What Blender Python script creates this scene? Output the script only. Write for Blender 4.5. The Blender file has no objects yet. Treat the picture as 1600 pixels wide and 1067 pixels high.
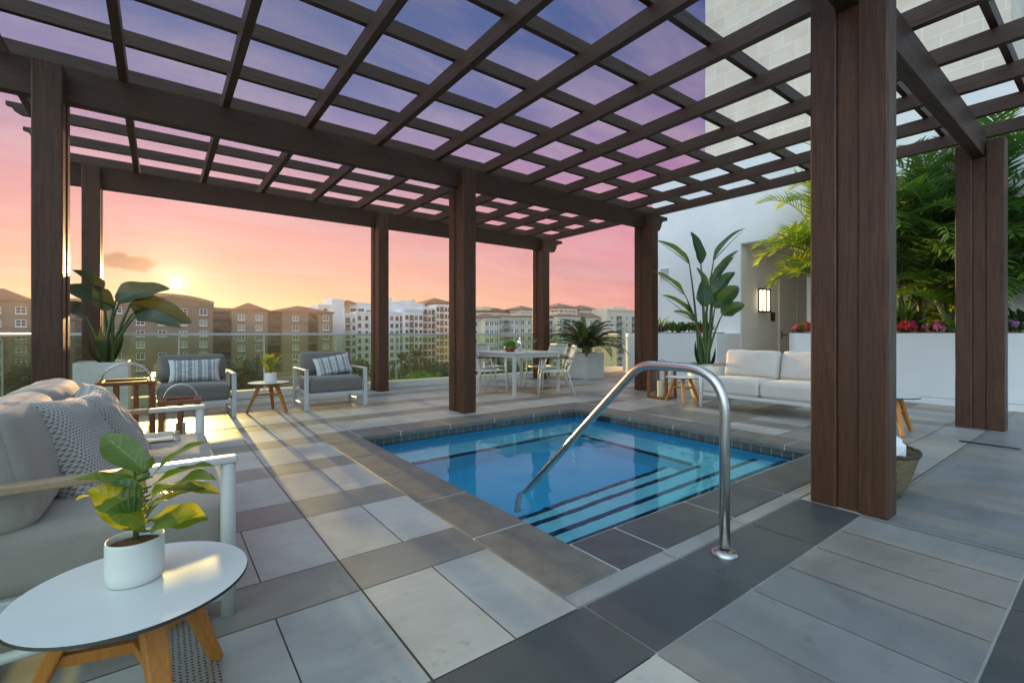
import bpy, math, random
from mathutils import Vector, Matrix, noise
random.seed(7)
R = math.radians
S = bpy.context.scene
COL = S.collection
# ------------------------------------------------------------------ survey helpers (terrace axes: +Y towards the sunset, +X towards the white wall)
F_, YH, YAW, EYE = 729.6, 521.0, R(37.0), 1.08
SN, CS = math.sin(YAW), math.cos(YAW)
def atY(px, py, Y):
    r = (px - 800) / F_; d = Y / (CS - SN * r)
    return Vector((SN * d + CS * r * d, Y, EYE - (py - YH) / F_ * d))
def atX(px, py, X):
    r = (px - 800) / F_; d = X / (SN + CS * r)
    return Vector((X, CS * d - SN * r * d, EYE - (py - YH) / F_ * d))
def atD(px, py, d):
    r = (px - 800) / F_ * d
    return Vector((SN * d + CS * r, CS * d - SN * r, EYE - (py - YH) / F_ * d))
CAMR = Vector((CS, -SN, 0)); CAMF = Vector((SN, CS, 0))
# ------------------------------------------------------------------ materials
def nt(m):
    m.use_nodes = True
    return m.node_tree
class NB:
    def __init__(s, name):
        s.m = bpy.data.materials.new(name); s.t = nt(s.m); s.t.nodes.clear()
        s.out = s.n('ShaderNodeOutputMaterial')
    def n(s, typ, **kw):
        x = s.t.nodes.new(typ)
        for k, v in kw.items(): setattr(x, k, v)
        return x
    def l(s, a, b): s.t.links.new(a, b)
    def put(s, node, key, v):
        sock = node.inputs[key]
        if hasattr(v, 'is_output') or isinstance(v, bpy.types.NodeSocket): s.l(v, sock)
        else: sock.default_value = v if not (isinstance(v, (tuple, list)) and len(v) == 3 and sock.type == 'RGBA') else (*v, 1)
    def coord(s, which='Object', scale=(1, 1, 1)):
        c = s.n('ShaderNodeTexCoord'); mp = s.n('ShaderNodeMapping')
        s.l(c.outputs[which], mp.inputs['Vector']); mp.inputs['Scale'].default_value = scale
        return mp.outputs[0]
    def noise(s, vec, scale, detail=4, rough=.55, dist=0):
        x = s.n('ShaderNodeTexNoise'); s.l(vec, x.inputs['Vector'])
        x.inputs['Scale'].default_value = scale; x.inputs['Detail'].default_value = detail
        x.inputs['Roughness'].default_value = rough; x.inputs['Distortion'].default_value = dist
        return x.outputs['Fac']
    def ramp(s, fac, stops, interp='LINEAR'):
        x = s.n('ShaderNodeValToRGB'); s.l(fac, x.inputs[0]); e = x.color_ramp; e.interpolation = interp
        while len(e.elements) < len(stops): e.elements.new(.5)
        for k, (p, c) in zip(e.elements, stops):
            k.position = p; k.color = (*c, 1) if len(c) == 3 else c
        return x.outputs[0]
    def mix(s, fac, a, b, mode='MIX'):
        x = s.n('ShaderNodeMix', data_type='RGBA', blend_type=mode)
        s.put(x, 0, fac)
        for k, v in ((6, a), (7, b)):
            if isinstance(v, bpy.types.NodeSocket): s.l(v, x.inputs[k])
            else: x.inputs[k].default_value = (*v, 1) if len(v) == 3 else v
        return x.outputs[2]
    def math(s, op, a, b=None, c=None):
        x = s.n('ShaderNodeMath', operation=op)
        for i, v in enumerate((a, b, c)):
            if v is None: continue
            if isinstance(v, bpy.types.NodeSocket): s.l(v, x.inputs[i])
            else: x.inputs[i].default_value = v
        return x.outputs[0]
    def bump(s, h, strength=.3, dist=.01):
        x = s.n('ShaderNodeBump'); s.l(h, x.inputs['Height'])
        x.inputs['Strength'].default_value = strength; x.inputs['Distance'].default_value = dist
        return x.outputs[0]
    def bsdf(s, color, rough=.5, metal=0, normal=None, **kw):
        p = s.n('ShaderNodeBsdfPrincipled')
        s.put(p, 'Base Color', color); s.put(p, 'Roughness', rough); s.put(p, 'Metallic', metal)
        if normal is not None: s.l(normal, p.inputs['Normal'])
        for k, v in kw.items(): s.put(p, k.replace('_', ' '), v)
        s.l(p.outputs[0], s.out.inputs[0])
        return p
def mat_plain(name, c, rough=.5, metal=0, var=.12, nscale=8, bump=.0, bscale=60, **kw):
    b = NB(name); v = b.coord('Object')
    n = b.noise(v, nscale, 5, .6)
    lo = tuple(x * (1 - var) for x in c); hi = tuple(min(1, x * (1 + var)) for x in c)
    col = b.ramp(n, [(.3, lo), (.7, hi)])
    nm = b.bump(b.noise(v, bscale, 3), bump, .01) if bump else None
    b.bsdf(col, rough, metal, nm, **kw)
    return b.m
def mat_wood(name, dark, light, axis, rough=.5, scale=1.0):
    b = NB(name); sc = [22 * scale] * 3; sc[axis] = 1.3 * scale
    v = b.coord('Object', tuple(sc))
    n1 = b.noise(v, 1.0, 7, .70, 2.2)
    v2 = b.coord('Object', tuple(x * 3 for x in sc)); n2 = b.noise(v2, 1.0, 3, .6)
    vb = b.coord('Object', (2, 2, 2)); n3 = b.noise(vb, 1.2, 2)
    c = b.ramp(n1, [(.28, dark), (.5, tuple((a + d) / 2 for a, d in zip(dark, light))), (.72, light)])
    c = b.mix(.35, c, b.ramp(n2, [(.35, dark), (.65, light)]))
    c = b.mix(b.math('MULTIPLY', n3, .5), c, tuple(x * .75 for x in dark))
    h = b.math('ADD', n1, b.math('MULTIPLY', n2, .5))
    b.bsdf(c, b.ramp(n1, [(.3, (rough + .12,) * 3), (.7, (rough - .08,) * 3)]), 0, b.bump(h, .35, .004))
    return b.m
def mat_fabric(name, c, scale=220, rough=.92, var=.1, **kw):
    b = NB(name); v = b.coord('Object')
    w1 = b.noise(b.coord('Object', (scale, scale * .12, scale)), 1, 2)
    w2 = b.noise(b.coord('Object', (scale * .12, scale, scale)), 1, 2)
    w = b.math('ADD', w1, w2); n = b.noise(v, 5, 4)
    lo = tuple(x * (1 - var) for x in c); hi = tuple(min(1, x * (1 + var)) for x in c)
    col = b.mix(.5, b.ramp(b.math('MULTIPLY', w, .5), [(.35, lo), (.65, hi)]), b.ramp(n, [(.3, lo), (.7, hi)]))
    b.bsdf(col, rough, 0, b.bump(b.math('ADD', w, b.math('MULTIPLY', b.noise(v, 9, 4), .8)), .25, .006), Sheen_Weight=.25, **kw)
    return b.m
def mat_leaf(name, c1, c2, trans=.35, rough=.4, tcol=None):
    b = NB(name); v = b.coord('Object')
    n = b.noise(v, 6, 4); n2 = b.noise(v, 60, 3)
    col = b.ramp(n, [(.3, c1), (.7, c2)])
    p = b.bsdf(col, rough, 0, b.bump(n2, .15, .003))
    tr = b.n('ShaderNodeBsdfTranslucent')
    b.l(b.mix(.65, col, tcol or tuple(min(1, x * 2.2) for x in c2)), tr.inputs[0])
    mx = b.n('ShaderNodeMixShader'); mx.inputs[0].default_value = trans
    b.l(p.outputs[0], mx.inputs[1]); b.l(tr.outputs[0], mx.inputs[2]); b.l(mx.outputs[0], b.out.inputs[0])
    return b.m
M = {}
M['wood_z'] = mat_wood('dark_stained_wood_upright', (.018, .0056, .0018), (.134, .046, .0135), 2, .50)
M['wood_x'] = mat_wood('dark_stained_wood_beam', (.018, .0070, .0026), (.092, .036, .0125), 0, .54)
M['wood_y'] = mat_wood('dark_stained_wood_rafter', (.019, .0073, .0028), (.098, .038, .0135), 1, .54)
M['teak'] = mat_wood('golden_teak', (.42, .135, .016), (.66, .27, .045), 2, .45, 1.6)
M['teak_red'] = mat_wood('red_brown_teak', (.15, .040, .010), (.30, .095, .026), 2, .42, 1.6)
M['armwood'] = mat_wood('bleached_arm_wood', (.30, .20, .12), (.46, .33, .22), 0, .55, 1.6)
M['white'] = mat_plain('white_powder_coat', (.56, .555, .54), .38, 0, .03)
M['silver'] = mat_plain('silver_grey_powder_coat', (.55, .56, .58), .35, .2, .05)
M['steel'] = mat_plain('brushed_steel', (.62, .60, .57), .27, 1, .08, 30)
M['chrome'] = mat_plain('polished_metal', (.75, .74, .72), .12, 1, .03)
M['linen'] = mat_fabric('light_linen', (.33, .30, .27))
M['linen_cool'] = mat_fabric('pale_grey_linen', (.55, .51, .465))
M['charcoal'] = mat_fabric('taupe_grey_canvas', (.155, .142, .138))
M['towel'] = mat_plain('white_towel', (.90, .91, .92), .95, 0, .05, 20, .6, 120)
M['black'] = mat_plain('black_edge', (.015, .015, .016), .4)
M['tabletop'] = mat_plain('white_laminate', (.68, .69, .70), .42, 0, .02)
M['ceramic'] = mat_plain('white_ceramic', (.78, .77, .75), .32, 0, .03, 8, .04, 40)
M['soil'] = mat_plain('potting_bark', (.10, .055, .022), .9, 0, .6, 60, .8, 90)
M['stucco'] = mat_plain('white_stucco', (.82, .835, .84), .85, 0, .055, 1.0, .22, 160)
M['curb'] = mat_plain('grey_white_curb_paint', (.60, .585, .57), .7, 0, .06, 3, .1, 120)
M['recess'] = mat_plain('beige_painted_wall', (.82, .80, .74), .8, 0, .03, 1.5, .12, 160)
M['door'] = mat_plain('beige_painted_door', (.74, .72, .66), .5, 0, .02)
M['fibre'] = mat_plain('light_grey_fibre_planter', (.62, .605, .585), .55, 0, .05, 5, .06, 90)
M['candle'] = mat_plain('ivory_wax', (.80, .70, .52), .5, 0, .03)
M['coping'] = mat_plain('brown_grey_coping_stone', (.150, .138, .122), .5, 0, .22, 7, .12, 130)
M['slate'] = mat_plain('dark_slate_coping', (.074, .080, .083), .42, 0, .25, 5, .1, 130)
M['grout'] = mat_plain('pale_grout', (.50, .50, .50), .9)
M['plaster'] = mat_plain('pool_plaster_tinted_deep', (.05, .58, .99), .6, 0, .10, 3)  # blue of light through deep water painted into the plaster
M['plaster_shallow'] = mat_plain('pool_plaster_tinted_shallow', (.30, .82, .99), .6, 0, .08, 4)  # same plaster, painted paler for the brighter light in shallow water
M['navy'] = mat_plain('navy_step_tile', (.006, .018, .075), .3, 0, .2, 30)
M['sling'] = mat_fabric('grey_sling_mesh', (.42, .41, .39), 300)
M['strelitzia'] = mat_leaf('broad_dark_leaf', (.016, .055, .014), (.036, .105, .026), .28, .34, (.16, .34, .03))
M['strel_dark'] = mat_leaf('backlit_broad_leaf', (.018, .045, .014), (.045, .085, .03), .22, .38, (.22, .26, .05))
M['stem'] = mat_leaf('green_leaf_stem', (.04, .085, .02), (.075, .13, .03), .1, .45)
M['fiddle'] = mat_leaf('glossy_fiddle_leaf', (.022, .085, .012), (.050, .140, .018), .28, .24, (.30, .40, .02))
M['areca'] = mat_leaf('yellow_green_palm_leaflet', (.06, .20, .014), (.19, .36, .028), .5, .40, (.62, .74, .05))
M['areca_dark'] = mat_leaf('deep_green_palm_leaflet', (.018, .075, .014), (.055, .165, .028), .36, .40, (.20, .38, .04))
M['cane'] = mat_plain('palm_cane', (.16, .17, .06), .6, 0, .3, 12, .3, 50)
M['bark'] = mat_plain('tree_bark', (.09, .06, .04), .9, 0, .35, 10, .5, 40)
M['sago'] = mat_leaf('sago_leaflet', (.016, .050, .018), (.045, .095, .030), .18, .35, (.15, .25, .05))
M['crown_a'] = mat_leaf('tree_leaf_mid_green', (.02, .06, .012), (.06, .14, .025), .3, .6)
M['crown_b'] = mat_leaf('tree_leaf_dark_green', (.010, .030, .012), (.030, .065, .022), .2, .6)
M['crown_c'] = mat_leaf('tree_leaf_bright_green', (.05, .13, .012), (.12, .24, .03), .3, .6)
M['pink'] = mat_plain('pink_petal', (.85, .20, .42), .6, 0, .3, 60)
M['red'] = mat_plain('crimson_petal', (.70, .015, .12), .6, 0, .3, 60)
M['lilac'] = mat_plain('lilac_petal', (.50, .18, .52), .6, 0, .3, 60)
M['moss'] = mat_leaf('moss_ball', (.03, .12, .01), (.10, .28, .02), .3, .6)
M['bronze'] = mat_plain('dark_bronze', (.035, .027, .02), .4, .6)
M['drain'] = mat_plain('dark_drain_metal', (.06, .05, .045), .4, .5, .3, 30)
def mat_veined(name, c1, c2, vein, trans, rough, tcol, nv=11):
    b = NB(name); v = b.coord('Object'); uv = b.n('ShaderNodeTexCoord'); sp = b.n('ShaderNodeSeparateXYZ'); b.l(uv.outputs['UV'], sp.inputs[0])
    au = b.math('ABSOLUTE', b.math('MULTIPLY_ADD', sp.outputs[0], 2, -1))
    ph = b.math('FRACT', b.math('SUBTRACT', b.math('MULTIPLY', sp.outputs[1], nv), b.math('MULTIPLY', au, nv * .16)))
    lat = b.ramp(b.math('ABSOLUTE', b.math('SUBTRACT', ph, .5)), [(.0, (1, 1, 1)), (.10, (0, 0, 0))])
    mid = b.ramp(au, [(.0, (1, 1, 1)), (.05, (.9, .9, .9)), (.08, (0, 0, 0))])
    vn = b.math('MAXIMUM', b.math('MULTIPLY', lat, .45), mid)
    n = b.noise(v, 14, 4); col = b.mix(vn, b.ramp(n, [(.3, c1), (.7, c2)]), vein)
    wave = b.math('SINE', b.math('MULTIPLY', ph, 6.283))
    p = b.bsdf(col, rough, 0, b.bump(b.math('ADD', b.math('MULTIPLY', wave, .5), b.math('MULTIPLY', vn, -1.0)), .35, .003))
    tr = b.n('ShaderNodeBsdfTranslucent'); b.l(b.mix(vn, tcol, tuple(x * .6 for x in tcol)), tr.inputs[0])
    mx = b.n('ShaderNodeMixShader'); mx.inputs[0].default_value = trans
    b.l(p.outputs[0], mx.inputs[1]); b.l(tr.outputs[0], mx.inputs[2]); b.l(mx.outputs[0], b.out.inputs[0])
    return b.m
def build_mats():
    M['fiddle'] = mat_veined('glossy_fiddle_leaf', (.016, .070, .010), (.040, .125, .016), (.12, .24, .04), .30, .15, (.62, .70, .03), 9)
    M['strelitzia'] = mat_veined('broad_dark_leaf', (.010, .042, .012), (.026, .082, .022), (.05, .13, .04), .16, .30, (.12, .26, .03), 26)
    M['strel_dark'] = mat_veined('backlit_broad_leaf', (.014, .034, .012), (.034, .066, .022), (.05, .09, .03), .10, .36, (.20, .22, .04), 26)
    # knitted triangles on the throw pillows (uv space)
    b = NB('triangle_knit'); v = b.coord('UV', (40, 40, 1)); sp = b.n('ShaderNodeSeparateXYZ'); b.l(v, sp.inputs[0])
    fy = b.math('FRACT', sp.outputs[1]); row = b.math('FLOOR', sp.outputs[1])
    fx = b.math('FRACT', b.math('ADD', sp.outputs[0], b.math('MULTIPLY', row, .5)))
    tri = b.math('MULTIPLY', b.math('ABSOLUTE', b.math('SUBTRACT', fx, .5)), 2)
    inside = b.math('LESS_THAN', tri, b.math('SUBTRACT', b.math('MULTIPLY', fy, 1.0), .12))
    nz = b.noise(v, 3, 3)
    c = b.mix(inside, b.ramp(nz, [(.3, (.42, .41, .395)), (.7, (.54, .525, .505))]), b.ramp(nz, [(.3, (.165, .145, .13)), (.7, (.235, .21, .19))]))
    h = b.math('ADD', b.math('MULTIPLY', b.math('SUBTRACT', 1, inside), .7), nz)
    b.bsdf(c, .95, 0, b.bump(h, .6, .006), Sheen_Weight=.3); M['knit'] = b.m
    # striped lumbar pillow
    b = NB('grey_stripe_canvas'); v = b.coord('UV', (1, 1, 1)); sp = b.n('ShaderNodeSeparateXYZ'); b.l(v, sp.inputs[0])
    W, G, D = (.60, .60, .60), (.27, .30, .34), (.10, .12, .15)
    stops = [(0, W), (.10, G), (.135, W), (.16, G), (.25, W), (.30, D), (.315, W), (.36, G), (.44, W), (.485, D), (.50, W), (.55, G), (.63, W), (.68, D), (.695, W), (.74, G), (.82, W), (.86, G), (.89, W)]
    b.bsdf(b.ramp(sp.outputs[0], stops, 'CONSTANT'), .9, 0, b.bump(b.noise(b.coord('UV', (150, 150, 1)), 1, 2), .3, .004)); M['stripe'] = b.m
    # floor tiles: per-tile colour, with shade painted into the pale near-right ones
    b = NB('porcelain_tile'); a = b.n('ShaderNodeAttribute', attribute_name='tint'); v = b.coord('Object')
    n1 = b.noise(v, 1.7, 6, .62, .6); n2 = b.noise(b.coord('Object', (3, 14, 3)), 1.2, 5, .6); n3 = b.noise(v, 45, 3)
    sp_ = b.ramp(b.noise(v, 9, 5, .7), [(.60, (0, 0, 0)), (.72, (1, 1, 1))])
    c = b.mix(.8, a.outputs[0], b.ramp(n1, [(.25, (.50, .50, .51)), (.5, (.80, .795, .78)), (.72, (1.0, .985, .96))]), 'MULTIPLY')
    c = b.mix(.35, c, b.ramp(n2, [(.3, (.7, .7, .7)), (.7, (1, 1, 1))]), 'MULTIPLY')
    c = b.mix(b.math('MULTIPLY', sp_, .40), c, (.09, .085, .08))
    rr = b.ramp(n1, [(.3, (.33,) * 3), (.7, (.48,) * 3)])
    b.bsdf(c, rr, 0, b.bump(b.math('ADD', n2, b.math('MULTIPLY', n3, .3)), .06, .004)); M['tile'] = b.m
    # waterline mosaic
    b = NB('dark_mosaic'); v = b.coord('UV'); br = b.n('ShaderNodeTexBrick'); b.l(v, br.inputs[0]); br.offset = 0
    for k, val in (('Color1', (.045, .05, .055, 1)), ('Color2', (.085, .09, .09, 1)), ('Mortar', (.17, .18, .18, 1))): br.inputs[k].default_value = val
    br.inputs['Scale'].default_value = 1; br.inputs['Mortar Size'].default_value = .006; br.inputs['Brick Width'].default_value = .1; br.inputs['Row Height'].default_value = .075
    b.bsdf(br.outputs[0], .3); M['mosaic'] = b.m
    # stone-clad tower
    b = NB('limestone_blocks'); v = b.coord('UV'); br = b.n('ShaderNodeTexBrick'); b.l(v, br.inputs[0])
    for k, val in (('Color1', (.70, .625, .51, 1)), ('Color2', (.76, .68, .56, 1)), ('Mortar', (.78, .74, .66, 1))): br.inputs[k].default_value = val
    br.inputs['Scale'].default_value = 1; br.inputs['Mortar Size'].default_value = .018; br.inputs['Mortar Smooth'].default_value = .3; br.inputs['Brick Width'].default_value = .62; br.inputs['Row Height'].default_value = .42
    n = b.noise(b.coord('Object'), 1.5, 6, .6)
    c = b.mix(.5, br.outputs[0], b.ramp(n, [(.3, (.72, .70, .66)), (.7, (1, 1, 1))]), 'MULTIPLY')
    b.bsdf(c, .85, 0, b.bump(b.math('ADD', br.outputs['Fac'], b.noise(b.coord('Object'), 14, 5)), .35, .01)); M['limestone'] = b.m
    # water
    b = NB('pool_water'); v = b.coord('Object', (1, 1, 1))
    n = b.math('ADD', b.noise(v, 2.3, 2, .5, .4), b.math('MULTIPLY', b.noise(v, 9, 2, .5, .5), .22))
    nm = b.bump(n, .10, .05); ge = b.n('ShaderNodeNewGeometry')
    fr = b.n('ShaderNodeFresnel'); fr.inputs[0].default_value = 1.5; b.l(nm, fr.inputs['Normal'])
    rf = b.n('ShaderNodeBsdfRefraction'); rf.inputs[0].default_value = (.95, 1, 1, 1); rf.inputs['IOR'].default_value = 1.333; rf.inputs['Roughness'].default_value = 0; b.l(nm, rf.inputs['Normal'])
    gl = b.n('ShaderNodeBsdfGlossy'); gl.inputs[0].default_value = (.48, .96, 1.0, 1); gl.inputs['Roughness'].default_value = .0; b.l(nm, gl.inputs['Normal'])
    mx = b.n('ShaderNodeMixShader'); b.l(fr.outputs[0], mx.inputs[0]); b.l(rf.outputs[0], mx.inputs[1]); b.l(gl.outputs[0], mx.inputs[2]); b.l(mx.outputs[0], b.out.inputs[0]); M['water'] = b.m
    # railing glass: lets light straight through, with a slight green cast and fresnel reflection
    def glass(name, tint, refl=1.0):
        b = NB(name); tr = b.n('ShaderNodeBsdfTransparent'); tr.inputs[0].default_value = (*tint, 1)
        gl = b.n('ShaderNodeBsdfGlossy'); gl.inputs['Roughness'].default_value = .02
        ge = b.n('ShaderNodeNewGeometry'); fr = b.n('ShaderNodeFresnel'); b.l(b.math('MULTIPLY_ADD', ge.outputs['Backfacing'], 1 / 1.45 - 1.45, 1.45), fr.inputs[0])
        mx = b.n('ShaderNodeMixShader'); b.l(b.math('MULTIPLY', fr.outputs[0], refl), mx.inputs[0]); b.l(tr.outputs[0], mx.inputs[1]); b.l(gl.outputs[0], mx.inputs[2]); b.l(mx.outputs[0], b.out.inputs[0])
        return b.m
    M['glass'] = glass('green_railing_glass', (.80, .88, .72))
    t_ = M['glass'].node_tree; o_ = [n for n in t_.nodes if n.type == 'OUTPUT_MATERIAL'][0]; src = o_.inputs[0].links[0].from_socket
    rf = t_.nodes.new('ShaderNodeBsdfRefraction'); rf.inputs[0].default_value = (1, .95, .85, 1); rf.inputs['Roughness'].default_value = .50; rf.inputs['IOR'].default_value = 1.02
    mx = t_.nodes.new('ShaderNodeMixShader'); mx.inputs[0].default_value = .07; t_.links.new(src, mx.inputs[1]); t_.links.new(rf.outputs[0], mx.inputs[2]); t_.links.new(mx.outputs[0], o_.inputs[0])
    M['clear'] = glass('clear_glass', (.95, .97, .96))
    b = NB('lamp_diffuser'); e = b.n('ShaderNodeEmission'); e.inputs[0].default_value = (1, .82, .56, 1); e.inputs[1].default_value = 2.2; b.l(e.outputs[0], b.out.inputs[0]); M['lamp'] = b.m
    # wicker
    b = NB('seagrass_wicker'); v = b.coord('UV', (44, 44, 1)); wv = b.n('ShaderNodeTexWave', wave_type='BANDS'); b.l(v, wv.inputs[0]); wv.inputs['Scale'].default_value = 1.0; wv.inputs['Distortion'].default_value = 1.5
    ck = b.n('ShaderNodeTexBrick'); b.l(v, ck.inputs[0]); ck.inputs['Scale'].default_value = 1; ck.inputs['Brick Width'].default_value = 1.0; ck.inputs['Row Height'].default_value = .5; ck.inputs['Mortar Size'].default_value = .08
    for k, val in (('Color1', (.30, .23, .12, 1)), ('Color2', (.20, .16, .08, 1)), ('Mortar', (.05, .038, .02, 1))): ck.inputs[k].default_value = val
    b.bsdf(ck.outputs[0], .8, 0, b.bump(ck.outputs['Fac'], -.9, .02)); M['wicker'] = b.m
    # perforated plate
    b = NB('perforated_plate'); v = b.coord('Object', (60, 60, 1)); vo = b.n('ShaderNodeTexVoronoi'); b.l(v, vo.inputs[0]); vo.inputs['Randomness'].default_value = .15; vo.inputs['Scale'].default_value = 1
    c = b.ramp(vo.outputs['Distance'], [(.22, (.02, .018, .016)), (.28, (.36, .34, .31))])
    b.bsdf(c, .35, .35); M['perforated'] = b.m
    # distant ground
    b = NB('town_ground'); v = b.coord('Object'); n = b.noise(v, .03, 6); n2 = b.noise(v, .2, 5)
    c = b.mix(.4, b.ramp(n, [(.4, (.035, .06, .02)), (.52, (.10, .09, .075)), (.62, (.06, .06, .058))]), b.ramp(n2, [(.3, (.03, .05, .02)), (.7, (.12, .11, .09))]))
    b.bsdf(c, .95); M['ground'] = b.m
    # tiled roofs and painted facades far away
    def roof(name, a, c_):
        b = NB(name); v = b.coord('Object'); w = b.noise(b.coord('Object', (2.4, 2.4, .4)), 1, 3); n = b.noise(v, .35, 5)
        b.bsdf(b.mix(.5, b.ramp(n, [(.3, a), (.7, c_)]), b.ramp(w, [(.35, a), (.65, c_)])), .8); return b.m
    M['roof_red'] = roof('red_barrel_tile_roof', (.09, .028, .016), (.17, .058, .035))
    M['roof_brown'] = roof('brown_tile_roof', (.12, .085, .065), (.20, .145, .115))
    def facade(name, a, c_):
        b = NB(name); v = b.coord('Object'); n = b.noise(v, .12, 5); n2 = b.noise(b.coord('Object', (1.2, 1.2, .06)), 1, 4)
        b.bsdf(b.mix(.4, b.ramp(n, [(.3, a), (.7, c_)]), b.ramp(n2, [(.3, a), (.7, c_)])), .85); return b.m
    M['tan'] = facade('tan_render', (.175, .130, .095), (.24, .185, .14))
    M['offwhite'] = facade('white_render', (.56, .58, .60), (.68, .70, .72))
    M['cream'] = facade('cream_render', (.56, .47, .35), (.68, .58, .45))
    M['ochre'] = facade('ochre_render', (.42, .27, .11), (.56, .38, .17))
    b = NB('window_pane'); v = b.coord('Object'); b.bsdf(b.ramp(b.noise(v, .8, 2), [(.35, (.012, .016, .02)), (.65, (.04, .05, .055))]), .12); M['pane'] = b.m
    M['blind'] = mat_plain('window_with_pale_blind', (.20, .19, .17), .3, 0, .4, .5)
    M['teal_pane'] = mat_plain('teal_window_pane', (.035, .10, .12), .12, 0, .3, .6)
build_mats()
# ------------------------------------------------------------------ mesh building
class MB:
    def __init__(s): s.v = []; s.f = []; s.uv = {}; s.mi = []; s.cur = 0; s.tint = []; s.ctint = None
    def vert(s, p, uv=None):
        s.v.append(tuple(p))
        if uv is not None: s.uv[len(s.v) - 1] = uv
        return len(s.v) - 1
    def face(s, *i):
        s.f.append(tuple(i)); s.mi.append(s.cur); s.tint.append(s.ctint)
    def box(s, x0, x1, y0, y1, z0, z1, T=None):
        P = [Vector((x, y, z)) for z in (z0, z1) for y in (y0, y1) for x in (x0, x1)]
        if T: P = [T @ p for p in P]
        b = [s.vert(p) for p in P]
        for q in ((0, 2, 3, 1), (4, 5, 7, 6), (0, 1, 5, 4), (1, 3, 7, 5), (3, 2, 6, 7), (2, 0, 4, 6)): s.face(*[b[k] for k in q])
        return s
    def quad(s, a, b, c, d, uvs=None):
        ids = [s.vert(p, uvs[k] if uvs else None) for k, p in enumerate((a, b, c, d))]; s.face(*ids); return s
    def bar(s, p, q, w, h, up=(0, 0, 1), w2=None, h2=None):
        p, q = Vector(p), Vector(q); d = (q - p).normalized(); u = Vector(up)
        sd = d.cross(u)
        if sd.length < 1e-4: sd = d.cross(Vector((1, 0, 0)))
        sd.normalize(); u = sd.cross(d).normalized()
        b = []
        for c, ww, hh in ((p, w, h), (q, w2 or w, h2 or h)):
            for a, e in ((-1, -1), (1, -1), (1, 1), (-1, 1)): b.append(s.vert(c + sd * a * ww / 2 + u * e * hh / 2))
        for f in ((3, 2, 1, 0), (4, 5, 6, 7), (0, 1, 5, 4), (1, 2, 6, 5), (2, 3, 7, 6), (3, 0, 4, 7)): s.face(*[b[k] for k in f])
        return s
    def tube(s, path, r, n=10, cap=True):
        path = [Vector(p) for p in path]; m = len(path); rr = r if isinstance(r, (list, tuple)) else [r] * m
        t0 = (path[1] - path[0]).normalized(); u = t0.orthogonal().normalized(); rings = []
        for i, p in enumerate(path):
            t = (path[min(i + 1, m - 1)] - path[max(i - 1, 0)]).normalized()
            u = (u - t * u.dot(t)).normalized(); w = t.cross(u)
            rings.append([s.vert(p + (u * math.cos(2 * math.pi * k / n) + w * math.sin(2 * math.pi * k / n)) * rr[i]) for k in range(n)])
        for a, b in zip(rings, rings[1:]):
            for k in range(n): s.face(a[k], a[(k + 1) % n], b[(k + 1) % n], b[k])
        if cap: s.face(*rings[0][::-1]); s.face(*rings[-1])
        return s
    def lathe(s, prof, c=(0, 0, 0), n=40, cap=(True, True), sx=1, sy=1):
        c = Vector(c); rings = []; L = 0; prev = None
        for r, z in prof:
            if prev: L += math.hypot(r - prev[0], z - prev[1])
            prev = (r, z)
            rings.append([s.vert(c + Vector((r * sx * math.cos(2 * math.pi * k / n), r * sy * math.sin(2 * math.pi * k / n), z)), (k / n, L)) for k in range(n)])
        for a, b in zip(rings, rings[1:]):
            for k in range(n): s.face(a[k], a[(k + 1) % n], b[(k + 1) % n], b[k])
        if cap[0]: s.face(*rings[0][::-1])
        if cap[1]: s.face(*rings[-1])
        return s
    def prism(s, poly, fn, t0, t1):
        # poly: 2-D outline; fn(a, b, t) -> point
        n = len(poly); A = [s.vert(fn(a, b, t0)) for a, b in poly]; B = [s.vert(fn(a, b, t1)) for a, b in poly]
        s.face(*A[::-1]); s.face(*B)
        for k in range(n): s.face(A[k], A[(k + 1) % n], B[(k + 1) % n], B[k])
        return s
    def grid(s, nu, nv, fn, uv=True, flip=False):
        ids = [[s.vert(fn(i / nu, j / nv), (i / nu, j / nv) if uv else None) for j in range(nv + 1)] for i in range(nu + 1)]
        for i in range(nu):
            for j in range(nv):
                q = (ids[i][j], ids[i + 1][j], ids[i + 1][j + 1], ids[i][j + 1])
                s.face(*(q[::-1] if flip else q))
        return s
    def blade(s, p, tip, nrm, w, bend=.12, fold=.25, n=7, prof=None, wav=0.0, cols=1):
        # a leaf: midrib, `cols` strips either side, folded and waved; uv = (across, along)
        p, tip, nrm = Vector(p), Vector(tip), Vector(nrm); ax = tip - p; L = ax.length; d = ax / L
        sd = d.cross(nrm)
        if sd.length < 1e-4: sd = d.orthogonal()
        sd.normalize(); up = sd.cross(d).normalized(); prev = None; ph = random.random() * 6; ph2 = random.random() * 6
        for i in range(n + 1):
            t = i / n; hw = w * .5 * (prof(t) if prof else math.sin(math.pi * min(1, t ** .75 * .97 + .03)) ** .8)
            hw = max(hw, .0008); c = p + d * L * t + up * (bend * L * 4 * t * (1 - t)); cur = []
            for k in range(-cols, cols + 1):
                f = k / cols
                wv = wav * hw * f * f * math.sin(t * 12 + (ph if k < 0 else ph2))
                cur.append(s.vert(c + sd * hw * f + up * (fold * hw * abs(f) ** 1.4 + wv), (f * .5 + .5, t)))
            if prev:
                for k in range(2 * cols): s.face(prev[k], prev[k + 1], cur[k + 1], cur[k])
            prev = cur
        return s
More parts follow.
